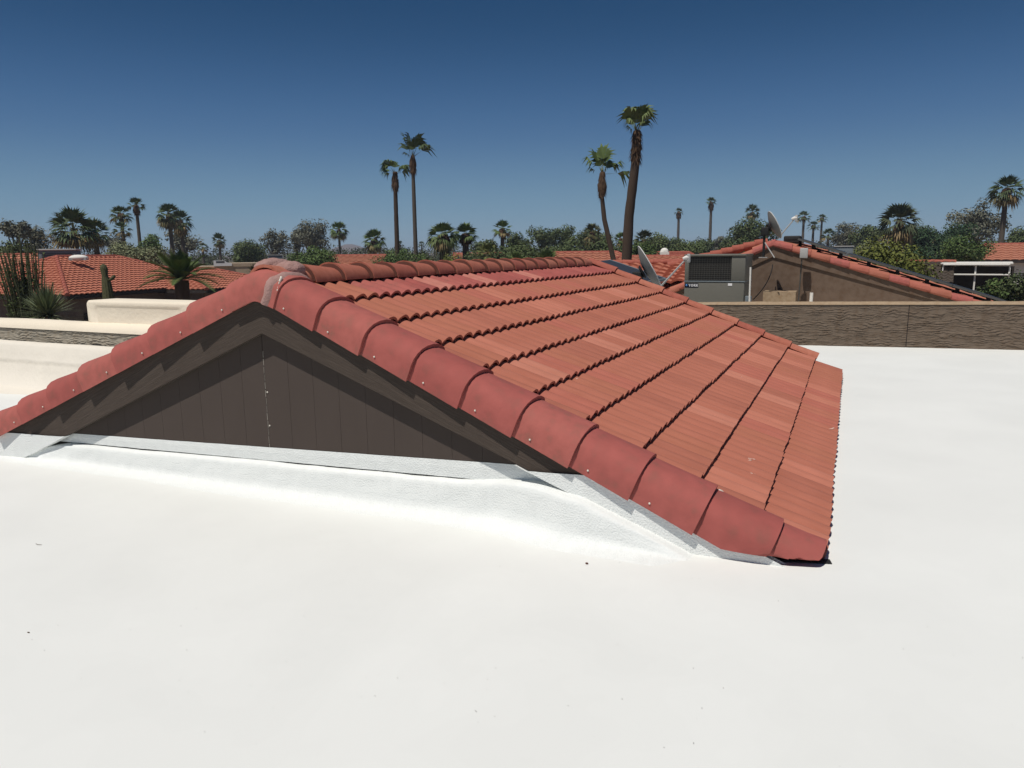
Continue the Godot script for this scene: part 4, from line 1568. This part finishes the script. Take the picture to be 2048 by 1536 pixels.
func palms() -> void:
	var green := Color(0.095, 0.135, 0.045)
	var dark := Color(0.075, 0.102, 0.045)
	var lite := Color(0.12, 0.155, 0.06)
	# four tall thin palms with few fronds
	palm("shorter of two tall palms left of centre", -28.8, -43.3, 8.25, 7.0, 1.15, 0.15, {"fr": [[150, 1.0], [135, 1.1], [118, 1.15], [105, 1.1], [95, 0.9], [60, 1.05], [48, 1.15], [35, 1.1], [25, 0.9], [165, 0.8]], "droop": 1.0, "skirt": 1.25, "skirt_r": 0.24, "split": true, "bark": M.trunk_brown, "col": green, "segs": 11, "lean": -0.1})
	palm("taller of two tall palms left of centre, one frond trailing right", -26.7, -42.3, 9.3, 7.85, 1.32, 0.13, {"fr": [[112, 1.4], [125, 1.2], [100, 1.3], [90, 1.1], [80, 1.25], [70, 1.2], [58, 1.0], [140, 0.8], [33, 1.55], [95, 0.9]], "droop": 0.8, "skirt": 1.2, "skirt_r": 0.23, "split": true, "col": dark, "segs": 11, "wind": Vector3(0.15, 0, -0.08)})
	palm("slim leaning palm left of the tallest palm", -12.3, -38.1, 7.1, 5.65, 1.2, 0.12, {"fr": [[128, 1.35], [112, 1.25], [98, 1.3], [85, 1.35], [75, 1.1], [105, 0.9], [50, 1.15], [38, 1.2], [10, 1.5], [145, 0.9], [62, 0.9]], "droop": 0.85, "skirt": 1.3, "skirt_r": 0.23, "split": true, "col": green, "segs": 11, "bark": M.trunk_brown, "path": [Vector3(1.55, 0, -0.1), Vector3(0.70, 4.2, -0.1), Vector3(0.15, 6.5, 0), Vector3(0.0, 7.7, 0)]})
	palm("tallest palm with thick shaggy trunk and wind tossed crown", -8.45, -30.8, 7.75, 6.42, 1.12, 0.19, {"fr": [[114, 1.25], [107, 1.4], [120, 1.05], [100, 1.1], [126, 0.8], [82, 1.2], [73, 1.4], [65, 1.25], [57, 0.95], [92, 0.9], [70, 0.9]], "droop": 1.0, "skirt": 1.25, "skirt_r": 0.215, "split": true, "col": lite, "segs": 12, "bark": M.trunk_brown, "path": [Vector3(-0.4, 0, 0), Vector3(-0.36, 4.3, 0), Vector3(-0.28, 6.3, 0), Vector3(-0.05, 8.4, 0)]})
	# the rest: [label, x, z, top, neck, r, trunk radius, leaves, lowest angle, droop, skirt, colour]
	var rows := [
		["bushy fan palm rising over tan seed clusters at left", -49.4, -34.0, 5.3, 3.5, 1.75, 0.2, 46, -50.0, 0.55, 0.0, dark],
		["dark fan palm just behind the bushy palm at left", -51.1, -36.8, 4.65, 3.3, 1.1, 0.2, 34, -70.0, 0.6, 1.0, dark],
		["upper palm of the stacked pair beside the thin palm at left", -63.5, -48.6, 6.55, 5.55, 1.2, 0.17, 26, -35.0, 0.5, 0.3, dark],
		["lower palm of the stacked pair beside the thin palm at left", -60.4, -46.2, 4.9, 4.05, 0.95, 0.17, 24, -45.0, 0.5, 0.0, dark],
		["thin tall palm alone at left with shaggy collar", -70.5, -55.9, 8.1, 7.0, 1.05, 0.18, 18, -15.0, 0.6, 1.1, dark],
		["left palm of the twin full crowned pair with brown skirts", -64.7, -55.1, 7.25, 5.9, 1.5, 0.2, 48, -75.0, 0.6, 1.4, dark],
		["right palm of the twin full crowned pair with brown skirts", -66.3, -57.9, 6.8, 5.3, 1.4, 0.2, 46, -80.0, 0.6, 1.6, dark],
		["tall crowned small palm left of the dark dome tree", -87.0, -82.7, 5.3, 3.8, 1.15, 0.2, 34, -70.0, 0.5, 0.5, dark],
		["tiny palm beside the tall crowned small palm at left", -92.3, -84.3, 3.8, 3.0, 1.05, 0.2, 24, -50.0, 0.5, 0.0, dark],
		["full round palm beside the grey eucalyptus", -61.5, -78.8, 6.15, 4.7, 1.35, 0.16, 44, -60.0, 0.5, 0.4, green],
		["stout full palm left of the two tall palms", -49.2, -69.3, 4.65, 3.1, 1.45, 0.26, 46, -70.0, 0.6, 0.9, green],
		["tiny far palm right of the two tall palms", -105.4, -170.0, 5.1, 4.1, 1.05, 0.2, 24, -40.0, 0.5, 0.0, dark],
		["tiny far palm at the foot of the two tall palms", -82.8, -125.1, 4.45, 3.4, 1.1, 0.2, 28, -60.0, 0.5, 0.4, dark],
		["pale bushy palm with thick brown trunk right of the two tall palms", -25.1, -43.2, 3.85, 2.75, 1.2, 0.26, 48, -60.0, 0.8, 1.1, lite],
		["darker palm with thick brown trunk next to the pale bushy palm", -24.7, -45.7, 3.9, 2.85, 1.0, 0.24, 24, -20.0, 0.7, 0.8, green],
		["low yellow green palm behind the ridge", -20.2, -40.2, 2.35, 1.5, 0.85, 0.15, 30, -60.0, 0.7, 0.0, Color(0.13, 0.14, 0.045)],
		["open crowned palm before the twin dark trees", -30.2, -63.2, 4.8, 3.75, 1.15, 0.2, 26, -40.0, 0.4, 0.8, green],
		["right of two low palms above the far end of the ridge", -14.2, -35.2, 1.85, 1.1, 0.75, 0.12, 20, 10.0, 0.3, 0.0, green],
		["left of two low palms above the far end of the ridge", -15.4, -33.8, 1.75, 1.05, 0.6, 0.12, 18, 10.0, 0.3, 0.0, green],
		["palm with brown hanging leaves before the olive tree", -22.3, -66.3, 4.45, 3.3, 1.05, 0.2, 40, -85.0, 0.7, 1.4, Color(0.075, 0.075, 0.03)],
		["short palm between the leaning palm and the tallest palm", -16.9, -57.6, 3.3, 2.5, 0.75, 0.16, 30, -60.0, 0.6, 0.5, green],
		["full palm just right of the tallest palm trunk", -19.0, -72.6, 3.95, 2.6, 1.2, 0.2, 44, -70.0, 0.6, 0.9, Color(0.07, 0.078, 0.035)],
		["left of two thin distant palms above the air conditioner", -33.6, -156.4, 10.7, 9.6, 1.1, 0.27, 18, -20.0, 0.6, 1.4, dark],
		["right of two thin distant palms above the air conditioner", -25.5, -147.8, 12.1, 10.8, 1.2, 0.27, 18, -10.0, 0.6, 1.6, dark],
		["palm rising out of the dark olive tree left of the gable dish", -16.7, -139.0, 10.0, 8.2, 1.4, 0.25, 34, -55.0, 0.6, 1.0, dark],
		["thin palm right of the dish on the gable", -7.5, -129.8, 8.05, 6.8, 1.3, 0.2, 20, -35.0, 0.8, 0.5, dark],
		["shortest of three thin palms right of the dish", -6.2, -134.9, 6.45, 5.5, 1.2, 0.2, 22, -35.0, 0.6, 0.4, dark],
		["farthest of three thin palms right of the dish", -5.5, -149.9, 8.2, 7.3, 1.15, 0.2, 20, -40.0, 0.6, 0.4, dark],
		["low dark palm below the three thin palms", -3.4, -120.0, 4.95, 3.7, 1.2, 0.2, 26, -40.0, 0.6, 0.0, dark],
		["large full palm above the citrus tree", 3.2, -64.9, 5.35, 3.6, 1.7, 0.22, 60, -80.0, 0.75, 1.6, Color(0.07, 0.085, 0.045)],
		["tall palm at the right edge with tan leaves drooping", 11.4, -74.1, 7.75, 6.35, 1.5, 0.2, 44, -65.0, 0.7, 0.5, dark]]
	for r in rows:
		palm(r[0], r[1], r[2], r[3], r[4], r[5], r[6], {"n": r[7], "lo": r[8], "droop": r[9], "skirt": r[10], "col": r[11], "skirt_r": r[6] * 2.0})
	# tan seed clusters on the bushy palm
	var bushy: Node3D = get_node("fan_palm_004")
	for q in [[-1.15, 0.75], [1.15, 0.75], [0.2, 1.1]]:
		var L := Leaves.new()
		var at := Vector3(-q[0] * -0.56, 3.15 - GROUND - 0.25, q[0] * -0.81) 
		for k in 420:
			var p: Vector3 = at + Vector3(rng.randfn(0, 0.33), rng.randfn(0, 0.36), rng.randfn(0, 0.33))
			var w := Vector3(rng.randf_range(-1, 1), rng.randf_range(-1, 1), rng.randf_range(-1, 1)) * 0.075
			var w2 := Vector3(rng.randf_range(-1, 1), rng.randf_range(-1, 1), rng.randf_range(-1, 1)) * 0.075
			var cc := Color(0.34, 0.25, 0.11) * rng.randf_range(0.6, 1.2)
			L.tri(p, p + w, p + w2, cc)
		part("seed_cluster", L.mesh(), M.leaf, bushy, "stuff")
	# small date palm before the hip roof, each frond a part
	var d := thing("date_palm", "small date palm with arching fronds before the left hip roof", "palm tree", Vector3(-22.7, GROUND, -19.6))
	var hub := Vector3(0, 0.72 - GROUND, 0)
	trunk([Vector3(0, 0, 0), hub], [0.22, 0.26], M.trunk_brown, d, 0.15)
	for i in 30:
		var L := Leaves.new()
		var az := i * 2.399963
		var el := deg_to_rad(lerpf(8.0, 82.0, pow((i + 0.5) / 30.0, 0.95)))
		var dir := Vector3(cos(az) * cos(el), sin(el), sin(az) * cos(el))
		var len := rng.randf_range(1.45, 1.8) * (0.72 if el > 1.0 else 1.0)
		var side := dir.cross(Vector3.UP).normalized()
		var prev := hub
		var col := Color(0.075, 0.105, 0.035) * rng.randf_range(0.8, 1.25)
		for k in range(1, 15):
			var t := k / 14.0
			var p := hub + dir * len * t - Vector3(0, len * 0.42 * t * t * cos(el), 0)
			var tg := (p - prev).normalized()
			L.tri(prev - side * 0.012, prev + side * 0.012, p, col)
			var ll := 0.42 * sin(PI * clampf(t * 0.85 + 0.12, 0, 1)) + 0.05
			for sg in [-1.0, 1.0]:
				for h in 3:
					var b := prev.lerp(p, h * 0.33)
					var tip: Vector3 = b + (side * sg * 0.8 + tg * 0.75 + Vector3(0, 0.25, 0)).normalized() * ll
					var cc := col * rng.randf_range(0.8, 1.3)
					L.tri(b - tg * 0.024, b + tg * 0.024, tip, cc)
			prev = p
		part("frond", L.mesh(), M.leaf, d)

# ---------------------------------------------------------------- desert plants
func plants() -> void:
	# saguaro
	var o := thing("saguaro", "tall saguaro cactus with a knobbly arm stub before the left hip roof", "cactus", Vector3(-20.95, GROUND, -15.3))
	ribbed(o, "stem", [Vector3(0.1, 0, 0), Vector3(0.02, 3.4, 0), Vector3(-0.02, 4.1, 0), Vector3(-0.05, 4.22, 0), Vector3(-0.06, 4.45, 0), Vector3(-0.07, 4.56, 0), Vector3(-0.07, 4.6, 0)], [0.18, 0.165, 0.115, 0.078, 0.10, 0.07, 0.01])
	ribbed(o, "arm", [Vector3(0.0, 4.05, 0), Vector3(0.15, 4.12, -0.06), Vector3(0.22, 4.2, -0.09), Vector3(0.23, 4.26, -0.1)], [0.07, 0.07, 0.06, 0.01])
	# many-stemmed ocotillo
	o = thing("ocotillo", "many stemmed dark ocotillo growing beside the left house", "desert shrub", Vector3(-20.5, GROUND, -12.55))
	var st := S()
	var L := Leaves.new()
	for i in 90:
		var az := rng.randf() * TAU
		var sp := rng.randf_range(0.1, 1.0)
		var h := rng.randf_range(4.0, 5.55) * (1.0 - 0.12 * sp)
		var tip := Vector3(cos(az) * sp * 0.68, h, sin(az) * sp * 0.68)
		var b := Vector3(cos(az), 0, sin(az)) * 0.12
		var pts := []
		var rr := []
		for k in 9:
			var t := k / 8.0
			pts.append(b.lerp(tip, t) + Vector3(cos(az), 0, sin(az)) * (pow(t, 1.7) - t) * sp * 0.5 + Vector3(rng.randfn(0, 0.02), 0, rng.randfn(0, 0.02)))
			rr.append(lerpf(0.030, 0.012, t))
		tube(st, pts, rr, 5)
		for k in 90:
			var t := rng.randf_range(0.25, 1.0)
			var p: Vector3 = pts[int(t * 7.99)].lerp(pts[int(t * 7.99) + 1], fmod(t * 7.99, 1.0))
			var w := Vector3(rng.randf_range(-1, 1), rng.randf_range(-0.2, 1), rng.randf_range(-1, 1)) * 0.07
			L.tri(p, p + w, p + w * 0.5 + Vector3(rng.randfn(0, 0.03), 0.03, rng.randfn(0, 0.03)), Color(0.09, 0.12, 0.045) * rng.randf_range(0.6, 1.3))
	part("stems", done(st), M.ocotillo, o)
	part("leaves", L.mesh(), M.leaf, o, "stuff")
	# spiky rosettes
	spiky("desert_spoon", "spiky grey green desert spoon at the foot of the ocotillo", Vector3(-18.6, 0.15, -11.85), 0.85, 420, Color(0.17, 0.20, 0.115), 0.022)
	spiky("yucca", "small dark yucca behind the mortar at the ridge end", Vector3(-21.4, 0.9, -22.0), 0.42, 120, Color(0.04, 0.055, 0.025), 0.03)

func spiky(called: String, label: String, at: Vector3, r: float, n: int, col: Color, w: float) -> void:
	var o := thing(called, label, "desert plant", Vector3(at.x, GROUND, at.z))
	var L := Leaves.new()
	var c := Vector3(0, at.y - GROUND, 0)
	for i in n:
		var az := rng.randf() * TAU
		var el := deg_to_rad(rng.randf_range(-15, 85))
		var dir := Vector3(cos(az) * cos(el), sin(el), sin(az) * cos(el))
		var s := dir.cross(Vector3.UP).normalized() * w
		var len := r * rng.randf_range(0.8, 1.1)
		var cc := col * rng.randf_range(0.6, 1.5)
		L.tri(c - s, c + s, c + dir * len * 0.6 , cc)
		L.tri(c + dir * len * 0.45 - s * 0.8, c + dir * len * 0.45 + s * 0.8, c + dir * len - Vector3(0, 0.06 * len * cos(el), 0), cc)
	part("leaf_rosette", L.mesh(), M.leaf, o)
	var st := S()
	tube(st, [Vector3(0, 0, 0), c], [0.14, 0.1], 8)
	part("stem", done(st), M.trunk_brown, o)

func ribbed(o: Node3D, called: String, pts: Array, rad: Array) -> void:
	var st := S()
	var rings := []
	for i in pts.size():
		var ring := PackedVector3Array()
		for k in 37:
			var a := TAU * (k % 36) / 36.0
			var rr: float = rad[i] * (1.0 + 0.10 * cos(a * 12))
			ring.append(pts[i] + Vector3(cos(a) * rr, 0, -sin(a) * rr))
		rings.append(ring)
	for i in rings.size() - 1:
		for k in 36:
			quad(st, rings[i][k], rings[i][k + 1], rings[i + 1][k + 1], rings[i + 1][k], 1)
	part(called, done(st), M.cactus, o)

# ---------------------------------------------------------------- broad-leaved trees
func tree(called: String, label: String, x: float, z: float, top_y: float, bot_y: float, r: float, style: int, leaf_size: float, dens := 1.0) -> void:
	var o := thing(called, label, "tree" if called != "hedge" else "hedge", Vector3(x, GROUND, z))
	var base_h := bot_y - GROUND
	var top_h := top_y - GROUND
	var c := Vector3(0, (base_h + top_h) / 2, 0)
	var ry := (top_h - base_h) / 2
	var col: Color = [Color(0.070, 0.092, 0.038), Color(0.12, 0.122, 0.09), Color(0.070, 0.105, 0.034), Color(0.12, 0.135, 0.032), Color(0.14, 0.155, 0.085), Color(0.034, 0.062, 0.028)][style]
	# blobs
	var blobs := []
	var nb: int = [16, 22, 16, 26, 14, 30][style]
	for i in nb:
		var d := Vector3(rng.randfn(0, 1), rng.randfn(0, 1), rng.randfn(0, 1)).normalized()
		var k := pow(rng.randf(), 0.45)
		var p := Vector3(d.x * r, d.y * ry, d.z * r) * k * 0.72 + c
		if style == 5:
			p = c + Vector3(rng.randf_range(-1, 1) * r * 0.85, rng.randf_range(-1, 1) * ry * 0.8, rng.randf_range(-1, 1) * r * 0.4)
		var br := r * rng.randf_range(0.28, 0.48) * (0.8 if style == 1 else 1.0)
		blobs.append([p, br, minf(br, ry * 0.6) * rng.randf_range(0.75, 1.0), rng.randf_range(0.75, 1.25)])
	blobs.append([c, r * 0.45, ry * 0.5, 0.9])
	var L := Leaves.new()
	for b in blobs:
		var cnt := int(dens * clampf(15.0 * b[1] * b[1] / (leaf_size * leaf_size), 90, 700))
		if style == 4 or style == 1:
			cnt = int(cnt * 0.7)
		for i in cnt:
			var d := Vector3(rng.randfn(0, 1), rng.randfn(0, 1), rng.randfn(0, 1)).normalized()
			var k := pow(rng.randf(), 0.4) * rng.randf_range(0.85, 1.15)
			var p: Vector3 = b[0] + Vector3(d.x * b[1], d.y * b[2], d.z * b[1]) * k
			var a := Vector3(rng.randf_range(-1, 1), rng.randf_range(-0.6, 0.6), rng.randf_range(-1, 1)).normalized() * leaf_size * rng.randf_range(0.6, 1.2)
			var e := a.cross(d + Vector3(0.1, 0.4, 0)).normalized() * leaf_size * 0.42
			var cc: Color = col * 1.2 * b[3] * rng.randf_range(0.65, 1.4)
			if rng.randf() < 0.06:
				cc = cc.lerp(Color(0.11, 0.085, 0.04), 0.6)
			L.tri(p - a * 0.5, p + e, p + a * 0.5, cc)
			L.tri(p - a * 0.5, p + a * 0.5, p - e, cc)
	var kind := ""
	part("crown", L.mesh(), M.leaf, o, kind)
	# trunk and limbs into the blobs
	var st := S()
	var fork := Vector3(0, base_h * (0.75 if base_h > 2 else 0.5) + 0.3, 0)
	var tw := clampf(r * 0.09, 0.06, 0.28)
	tube(st, [Vector3.ZERO, fork * 0.5 + Vector3(tw, 0, 0), fork], [tw * 1.3, tw, tw * 0.85], 8)
	for i in 9:
		var p: Vector3 = blobs[i][0]
		var mid := fork.lerp(p, 0.55) + Vector3(rng.randfn(0, 0.1), 0.12 * r, rng.randfn(0, 0.1))
		tube(st, [fork, mid, p], [tw * 0.6, tw * 0.4, tw * 0.15], 6)
	part("trunk", done(st), M.trunk_grey if style == 1 or style == 4 else M.trunk_brown, o)

func trees() -> void:
	var rows := [
		["eucalyptus", "pale grey eucalyptus with bare forked trunk at the far left", -59.8, -36.3, 4.75, 2.8, 1.25, 1, 0.2],
		["eucalyptus", "broad grey eucalyptus behind the ocotillo", -60.9, -38.5, 4.4, 0.9, 1.8, 1, 0.2],
		["dark_tree", "dark low tree at the left edge of the skyline", -55.9, -33.1, 3.0, 0.5, 1.3, 0, 0.2],
		["sparse_tree", "sparse brown tree left of the stacked palms", -76.1, -56.8, 5.05, 1.4, 1.3, 1, 0.24],
		["round_tree", "dense bright green round tree left of the twin palms", -58.2, -47.3, 3.7, 1.0, 1.4, 2, 0.2],
		["eucalyptus", "grey open eucalyptus behind the twin palms", -75.4, -65.7, 5.15, 1.8, 2.3, 1, 0.26],
		["palo_verde", "pale feathery shrub above the left hip roof", -39.4, -30.8, 2.45, 0.6, 2.2, 4, 0.12],
		["dome_tree", "dark dome shaped tree above the beige flat roof", -63.4, -63.9, 3.4, 0.4, 2.2, 0, 0.22],
		["eucalyptus", "left and lower of two grey eucalyptus near the hazy mountain", -74.5, -81.0, 5.9, 1.0, 2.1, 1, 0.28],
		["eucalyptus", "tall grey eucalyptus left of the full round palm", -67.5, -80.4, 7.0, 1.4, 2.9, 1, 0.27],
		["eucalyptus", "slim grey eucalyptus joining the two grey ones", -71.0, -81.4, 5.6, 1.2, 1.6, 1, 0.27],
		["green_shrub", "dark green shrubs over the near end of the ridge", -38.4, -46.1, 2.2, 0.2, 1.7, 2, 0.16],
		["green_shrub", "dark green shrubs at the foot of the two tall palms", -33.7, -49.6, 1.95, 0.1, 2.1, 2, 0.16],
		["dark_tree", "round dark tree behind the low yellow palm", -31.7, -62.4, 3.35, 0.6, 1.35, 0, 0.2],
		["olive_tree", "rounded olive green tree right of the open crowned palm", -30.7, -68.4, 3.9, 0.6, 1.6, 0, 0.21],
		["dark_tree", "left of the twin dark trees at centre", -34.3, -83.2, 5.7, 1.2, 1.7, 0, 0.24],
		["dark_tree", "right of the twin dark trees at centre", -32.8, -86.0, 5.95, 1.2, 1.7, 0, 0.24],
		["olive_tree", "wide olive tree behind the leaning palm", -26.1, -77.7, 4.95, 0.9, 2.3, 0, 0.23],
		["green_shrub", "wide low green shrubs below the twin dark trees", -23.6, -60.6, 2.7, 0.4, 2.4, 0, 0.19],
		["olive_tree", "low olive tree right of the tallest palm", -19.1, -77.7, 3.45, 0.7, 1.7, 0, 0.22],
		["dark_tree", "round tree at the foot of the left thin distant palm", -23.2, -107.5, 3.6, 0.5, 2.3, 0, 0.28],
		["dark_tree", "dark tree between the two thin distant palms", -20.5, -113.2, 3.75, 0.5, 1.7, 0, 0.28],
		["grey_tree", "small grey tree right of the thin distant palms", -18.9, -118.5, 4.1, 0.5, 1.4, 1, 0.28],
		["round_tree", "small round tree left of the big dark olive tree", -17.3, -116.7, 3.9, 0.5, 1.3, 0, 0.28],
		["olive_tree", "big dark olive tree left of the gable dish", -10.7, -89.4, 5.5, 0.7, 2.4, 0, 0.24],
		["grey_tree", "grey green tree right of the three thin palms", -1.3, -120.0, 6.1, 0.9, 2.4, 1, 0.3],
		["olive_tree", "olive tree left of the large full palm", 2.0, -100.0, 5.1, 0.9, 2.3, 0, 0.26],
		["citrus_tree", "yellow green citrus tree above the solar array", 0.95, -28.0, 1.72, -0.6, 1.75, 3, 0.10],
		["hedge", "tall dark green hedge right of the large full palm", 7.2, -79.7, 3.55, 0.2, 2.6, 5, 0.2],
		["olive_tree", "olive tree behind the dark hedge", 7.6, -99.7, 4.25, 0.8, 2.2, 0, 0.26],
		["eucalyptus", "large tan grey eucalyptus left of the tall right palm", 12.0, -94.2, 7.3, 1.6, 3.0, 1, 0.26],
		["dark_tree", "dark tree at the right edge of the skyline", 15.3, -88.7, 3.95, 0.3, 2.2, 0, 0.24],
		["palo_verde", "bright fine leaved tree before the right house", 6.0, -49.6, 2.4, 0.3, 1.5, 2, 0.12],
		["dark_shrub", "dark bushy shrub beyond the right end of the parapet", 4.9, -29.6, 0.95, -1.6, 1.25, 0, 0.10],
		["green_shrub", "bright green shrub tucked in the dark shrub on the right", 4.3, -28.6, 0.75, -0.9, 0.5, 2, 0.09],
		["green_shrub", "bushy shrub just left of the shorter tall palm's trunk", -26.1, -37.9, 1.88, -0.9, 1.40, 2, 0.13],
		["green_shrub", "olive shrub between the trunks of the two tall palms", -24.1, -36.8, 1.74, -0.9, 1.20, 0, 0.13],
		["green_shrub", "leafy shrub just right of the taller tall palm's trunk", -23.8, -38.2, 1.83, -0.9, 1.30, 2, 0.13],
		["green_shrub", "pale shrub left of the pale bushy palm's trunk", -22.1, -36.9, 1.72, -0.9, 1.00, 4, 0.13],
		["green_shrub", "dark shrub just right of the darker thick trunked palm", -22.0, -42.7, 2.02, -0.9, 1.30, 0, 0.13],
		["green_shrub", "olive shrub behind the low yellow green palm's right side", -19.5, -40.6, 1.95, -0.9, 1.40, 0, 0.13],
		["green_shrub", "leafy shrub left of the two low palms above the ridge", -18.1, -40.1, 1.88, -0.9, 1.20, 2, 0.13],
		["green_shrub", "leafy green shrub behind the second and third ridge tiles", -33.0, -40.5, 2.0, -0.4, 1.3, 2, 0.13],
		["green_shrub", "dark leafy shrub left of the thick trunked palms", -28.6, -44.5, 1.95, -0.4, 1.6, 0, 0.14],
		["green_shrub", "yellowish shrub between the two thick trunked palms", -24.0, -42.5, 1.7, -0.6, 1.1, 3, 0.13],
		["dark_shrub", "wide dark shrub right of the low yellow green palm", -18.6, -40.0, 2.2, -0.6, 1.5, 0, 0.14],
		["green_shrub", "broad olive shrub below the open crowned palm", -21.5, -49.0, 2.5, -0.4, 1.9, 0, 0.15],
		["green_shrub", "olive shrub behind the long sunlit orange roof", -17.2, -54.0, 2.6, -0.2, 2.0, 0, 0.16],
		["green_shrub", "green shrub between the leaning palm trunk and the tallest palm", -14.2, -52.5, 2.4, -0.2, 1.5, 2, 0.15],
		["green_shrub", "green shrub right of the tallest palm trunk above the red roof", -13.2, -66.0, 2.5, -0.2, 2.1, 0, 0.17],
		["dark_shrub", "dark shrub mass under the dark olive tree left of the gable dish", -8.0, -60.0, 2.4, -0.2, 2.2, 0, 0.16],
		["green_shrub", "grey green shrub under the large full palm", 0.9, -58.0, 2.0, -0.3, 1.8, 4, 0.15],
		["dark_shrub", "dark leafy shrub under the citrus tree's right side", 3.1, -30.5, 0.2, -1.6, 0.9, 0, 0.10]]
	for r in rows:
		tree(r[0], r[1], r[2], r[3], r[4], r[5], r[6] * (1.18 if r[6] > 1.0 else 1.0), r[7], r[8])
	# the far wood behind all the roofs, seen as one mass
	var L := Leaves.new()
	for i in 420:
		var a := lerpf(-1.0, 1.0, rng.randf())
		var dist := rng.randf_range(135, 210)
		var ang := 0.435 + a * 0.72
		var p := Vector3(-sin(ang) * dist, 0, -cos(ang) * dist)
		var h := rng.randf_range(4.3, 6.6)
		var w := rng.randf_range(1.5, 2.8)
		var tone := rng.randf_range(0.7, 1.2)
		for k in 150:
			var q := p + Vector3(rng.randfn(0, 0.5) * w, GROUND + h * pow(rng.randf(), 0.6), rng.randfn(0, 0.5) * w)
			q.y += minf(0.0, -0.5 * (absf(q.x - p.x) - 0.8))
			var u := Vector3(rng.randf_range(-1, 1), rng.randf_range(-0.6, 0.6), rng.randf_range(-1, 1)).normalized() * 0.45
			var v := Vector3(rng.randf_range(-1, 1), rng.randf_range(-1, 1), rng.randf_range(-1, 1)).normalized() * 0.4
			L.tri(q, q + u, q + v, Color(0.07, 0.082, 0.045) * tone * rng.randf_range(0.65, 1.3))
	var far := top("distant_trees", L.mesh(), M.leaf, "belt of distant trees along the horizon behind the houses", "trees", "", "stuff")
	far.set_meta("kind", "stuff")

# ---------------------------------------------------------------- bits on the deck
func debris() -> void:
	var st := S()
	var leaf := S()
	ball(leaf, Vector3(-3.06, deck_y(-3.06, -1.70) + 0.003, -1.70), Vector3(0.007, 0.002, 0.003), 0.2, 5)
	top("dry_leaf", done(leaf), M.debris, "tiny brown dry leaf lying on the white roof at left", "leaf")
	for d in [[-0.55, 0.357, -3.775, "curled pale leaf resting on the second rake tile from the eave corner"], [-0.262, 0.243, -3.765, "curled pale leaf caught at the last rake tile joint by the eave corner"]]:
		leaf = S()
		var pts := []
		var rr := []
		for k in 6:
			var t := k / 5.0
			pts.append(Vector3(d[0] - 0.018 + 0.036 * t, d[1] + 0.006 * sin(t * PI) - 0.014 * t, d[2] + 0.006 * sin(t * 5.0)))
			rr.append(0.002 + 0.004 * sin(PI * t))
		tube(leaf, pts, rr, 6)
		top("dry_leaf", done(leaf), M.caulk, d[3], "leaf")
	var q := Vector3(-4.04, 0, -2.36)
	tube(st, [Vector3(q.x - 0.025, deck_y(q.x, q.z) + 0.003, q.z - 0.002), Vector3(q.x, deck_y(q.x, q.z) + 0.003, q.z + 0.004), Vector3(q.x + 0.025, deck_y(q.x, q.z) + 0.004, q.z - 0.004)], [0.0012, 0.0015, 0.001], 5)
	top("dry_twig", done(st), M.debris, "thin dry twig lying on the white roof near the fillet's left end", "twig")
	leaf = S()
	ball(leaf, Vector3(-1.10, deck_y(-1.10, -3.23) + 0.004, -3.23), Vector3(0.008, 0.004, 0.006), 0.3, 5)
	top("pebble", done(leaf), M.lip_shade_pebble, "tiny dark pebble on the white roof below the middle rake tiles", "pebble")
	var grit := S()
	for i in 220:
		var x := rng.randf_range(-3.2, 2.2)
		var z := rng.randf_range(-3.4, -1.2)
		var s := rng.randf_range(0.0005, 0.0013)
		ball(grit, Vector3(x, deck_y(x, z) + 0.004, z), Vector3(s * 1.4, s, s), 0.2, 3)
	top("roof_grit", done(grit), M.debris, "scattered dark grit specks on the white roof", "grit", "", "stuff")
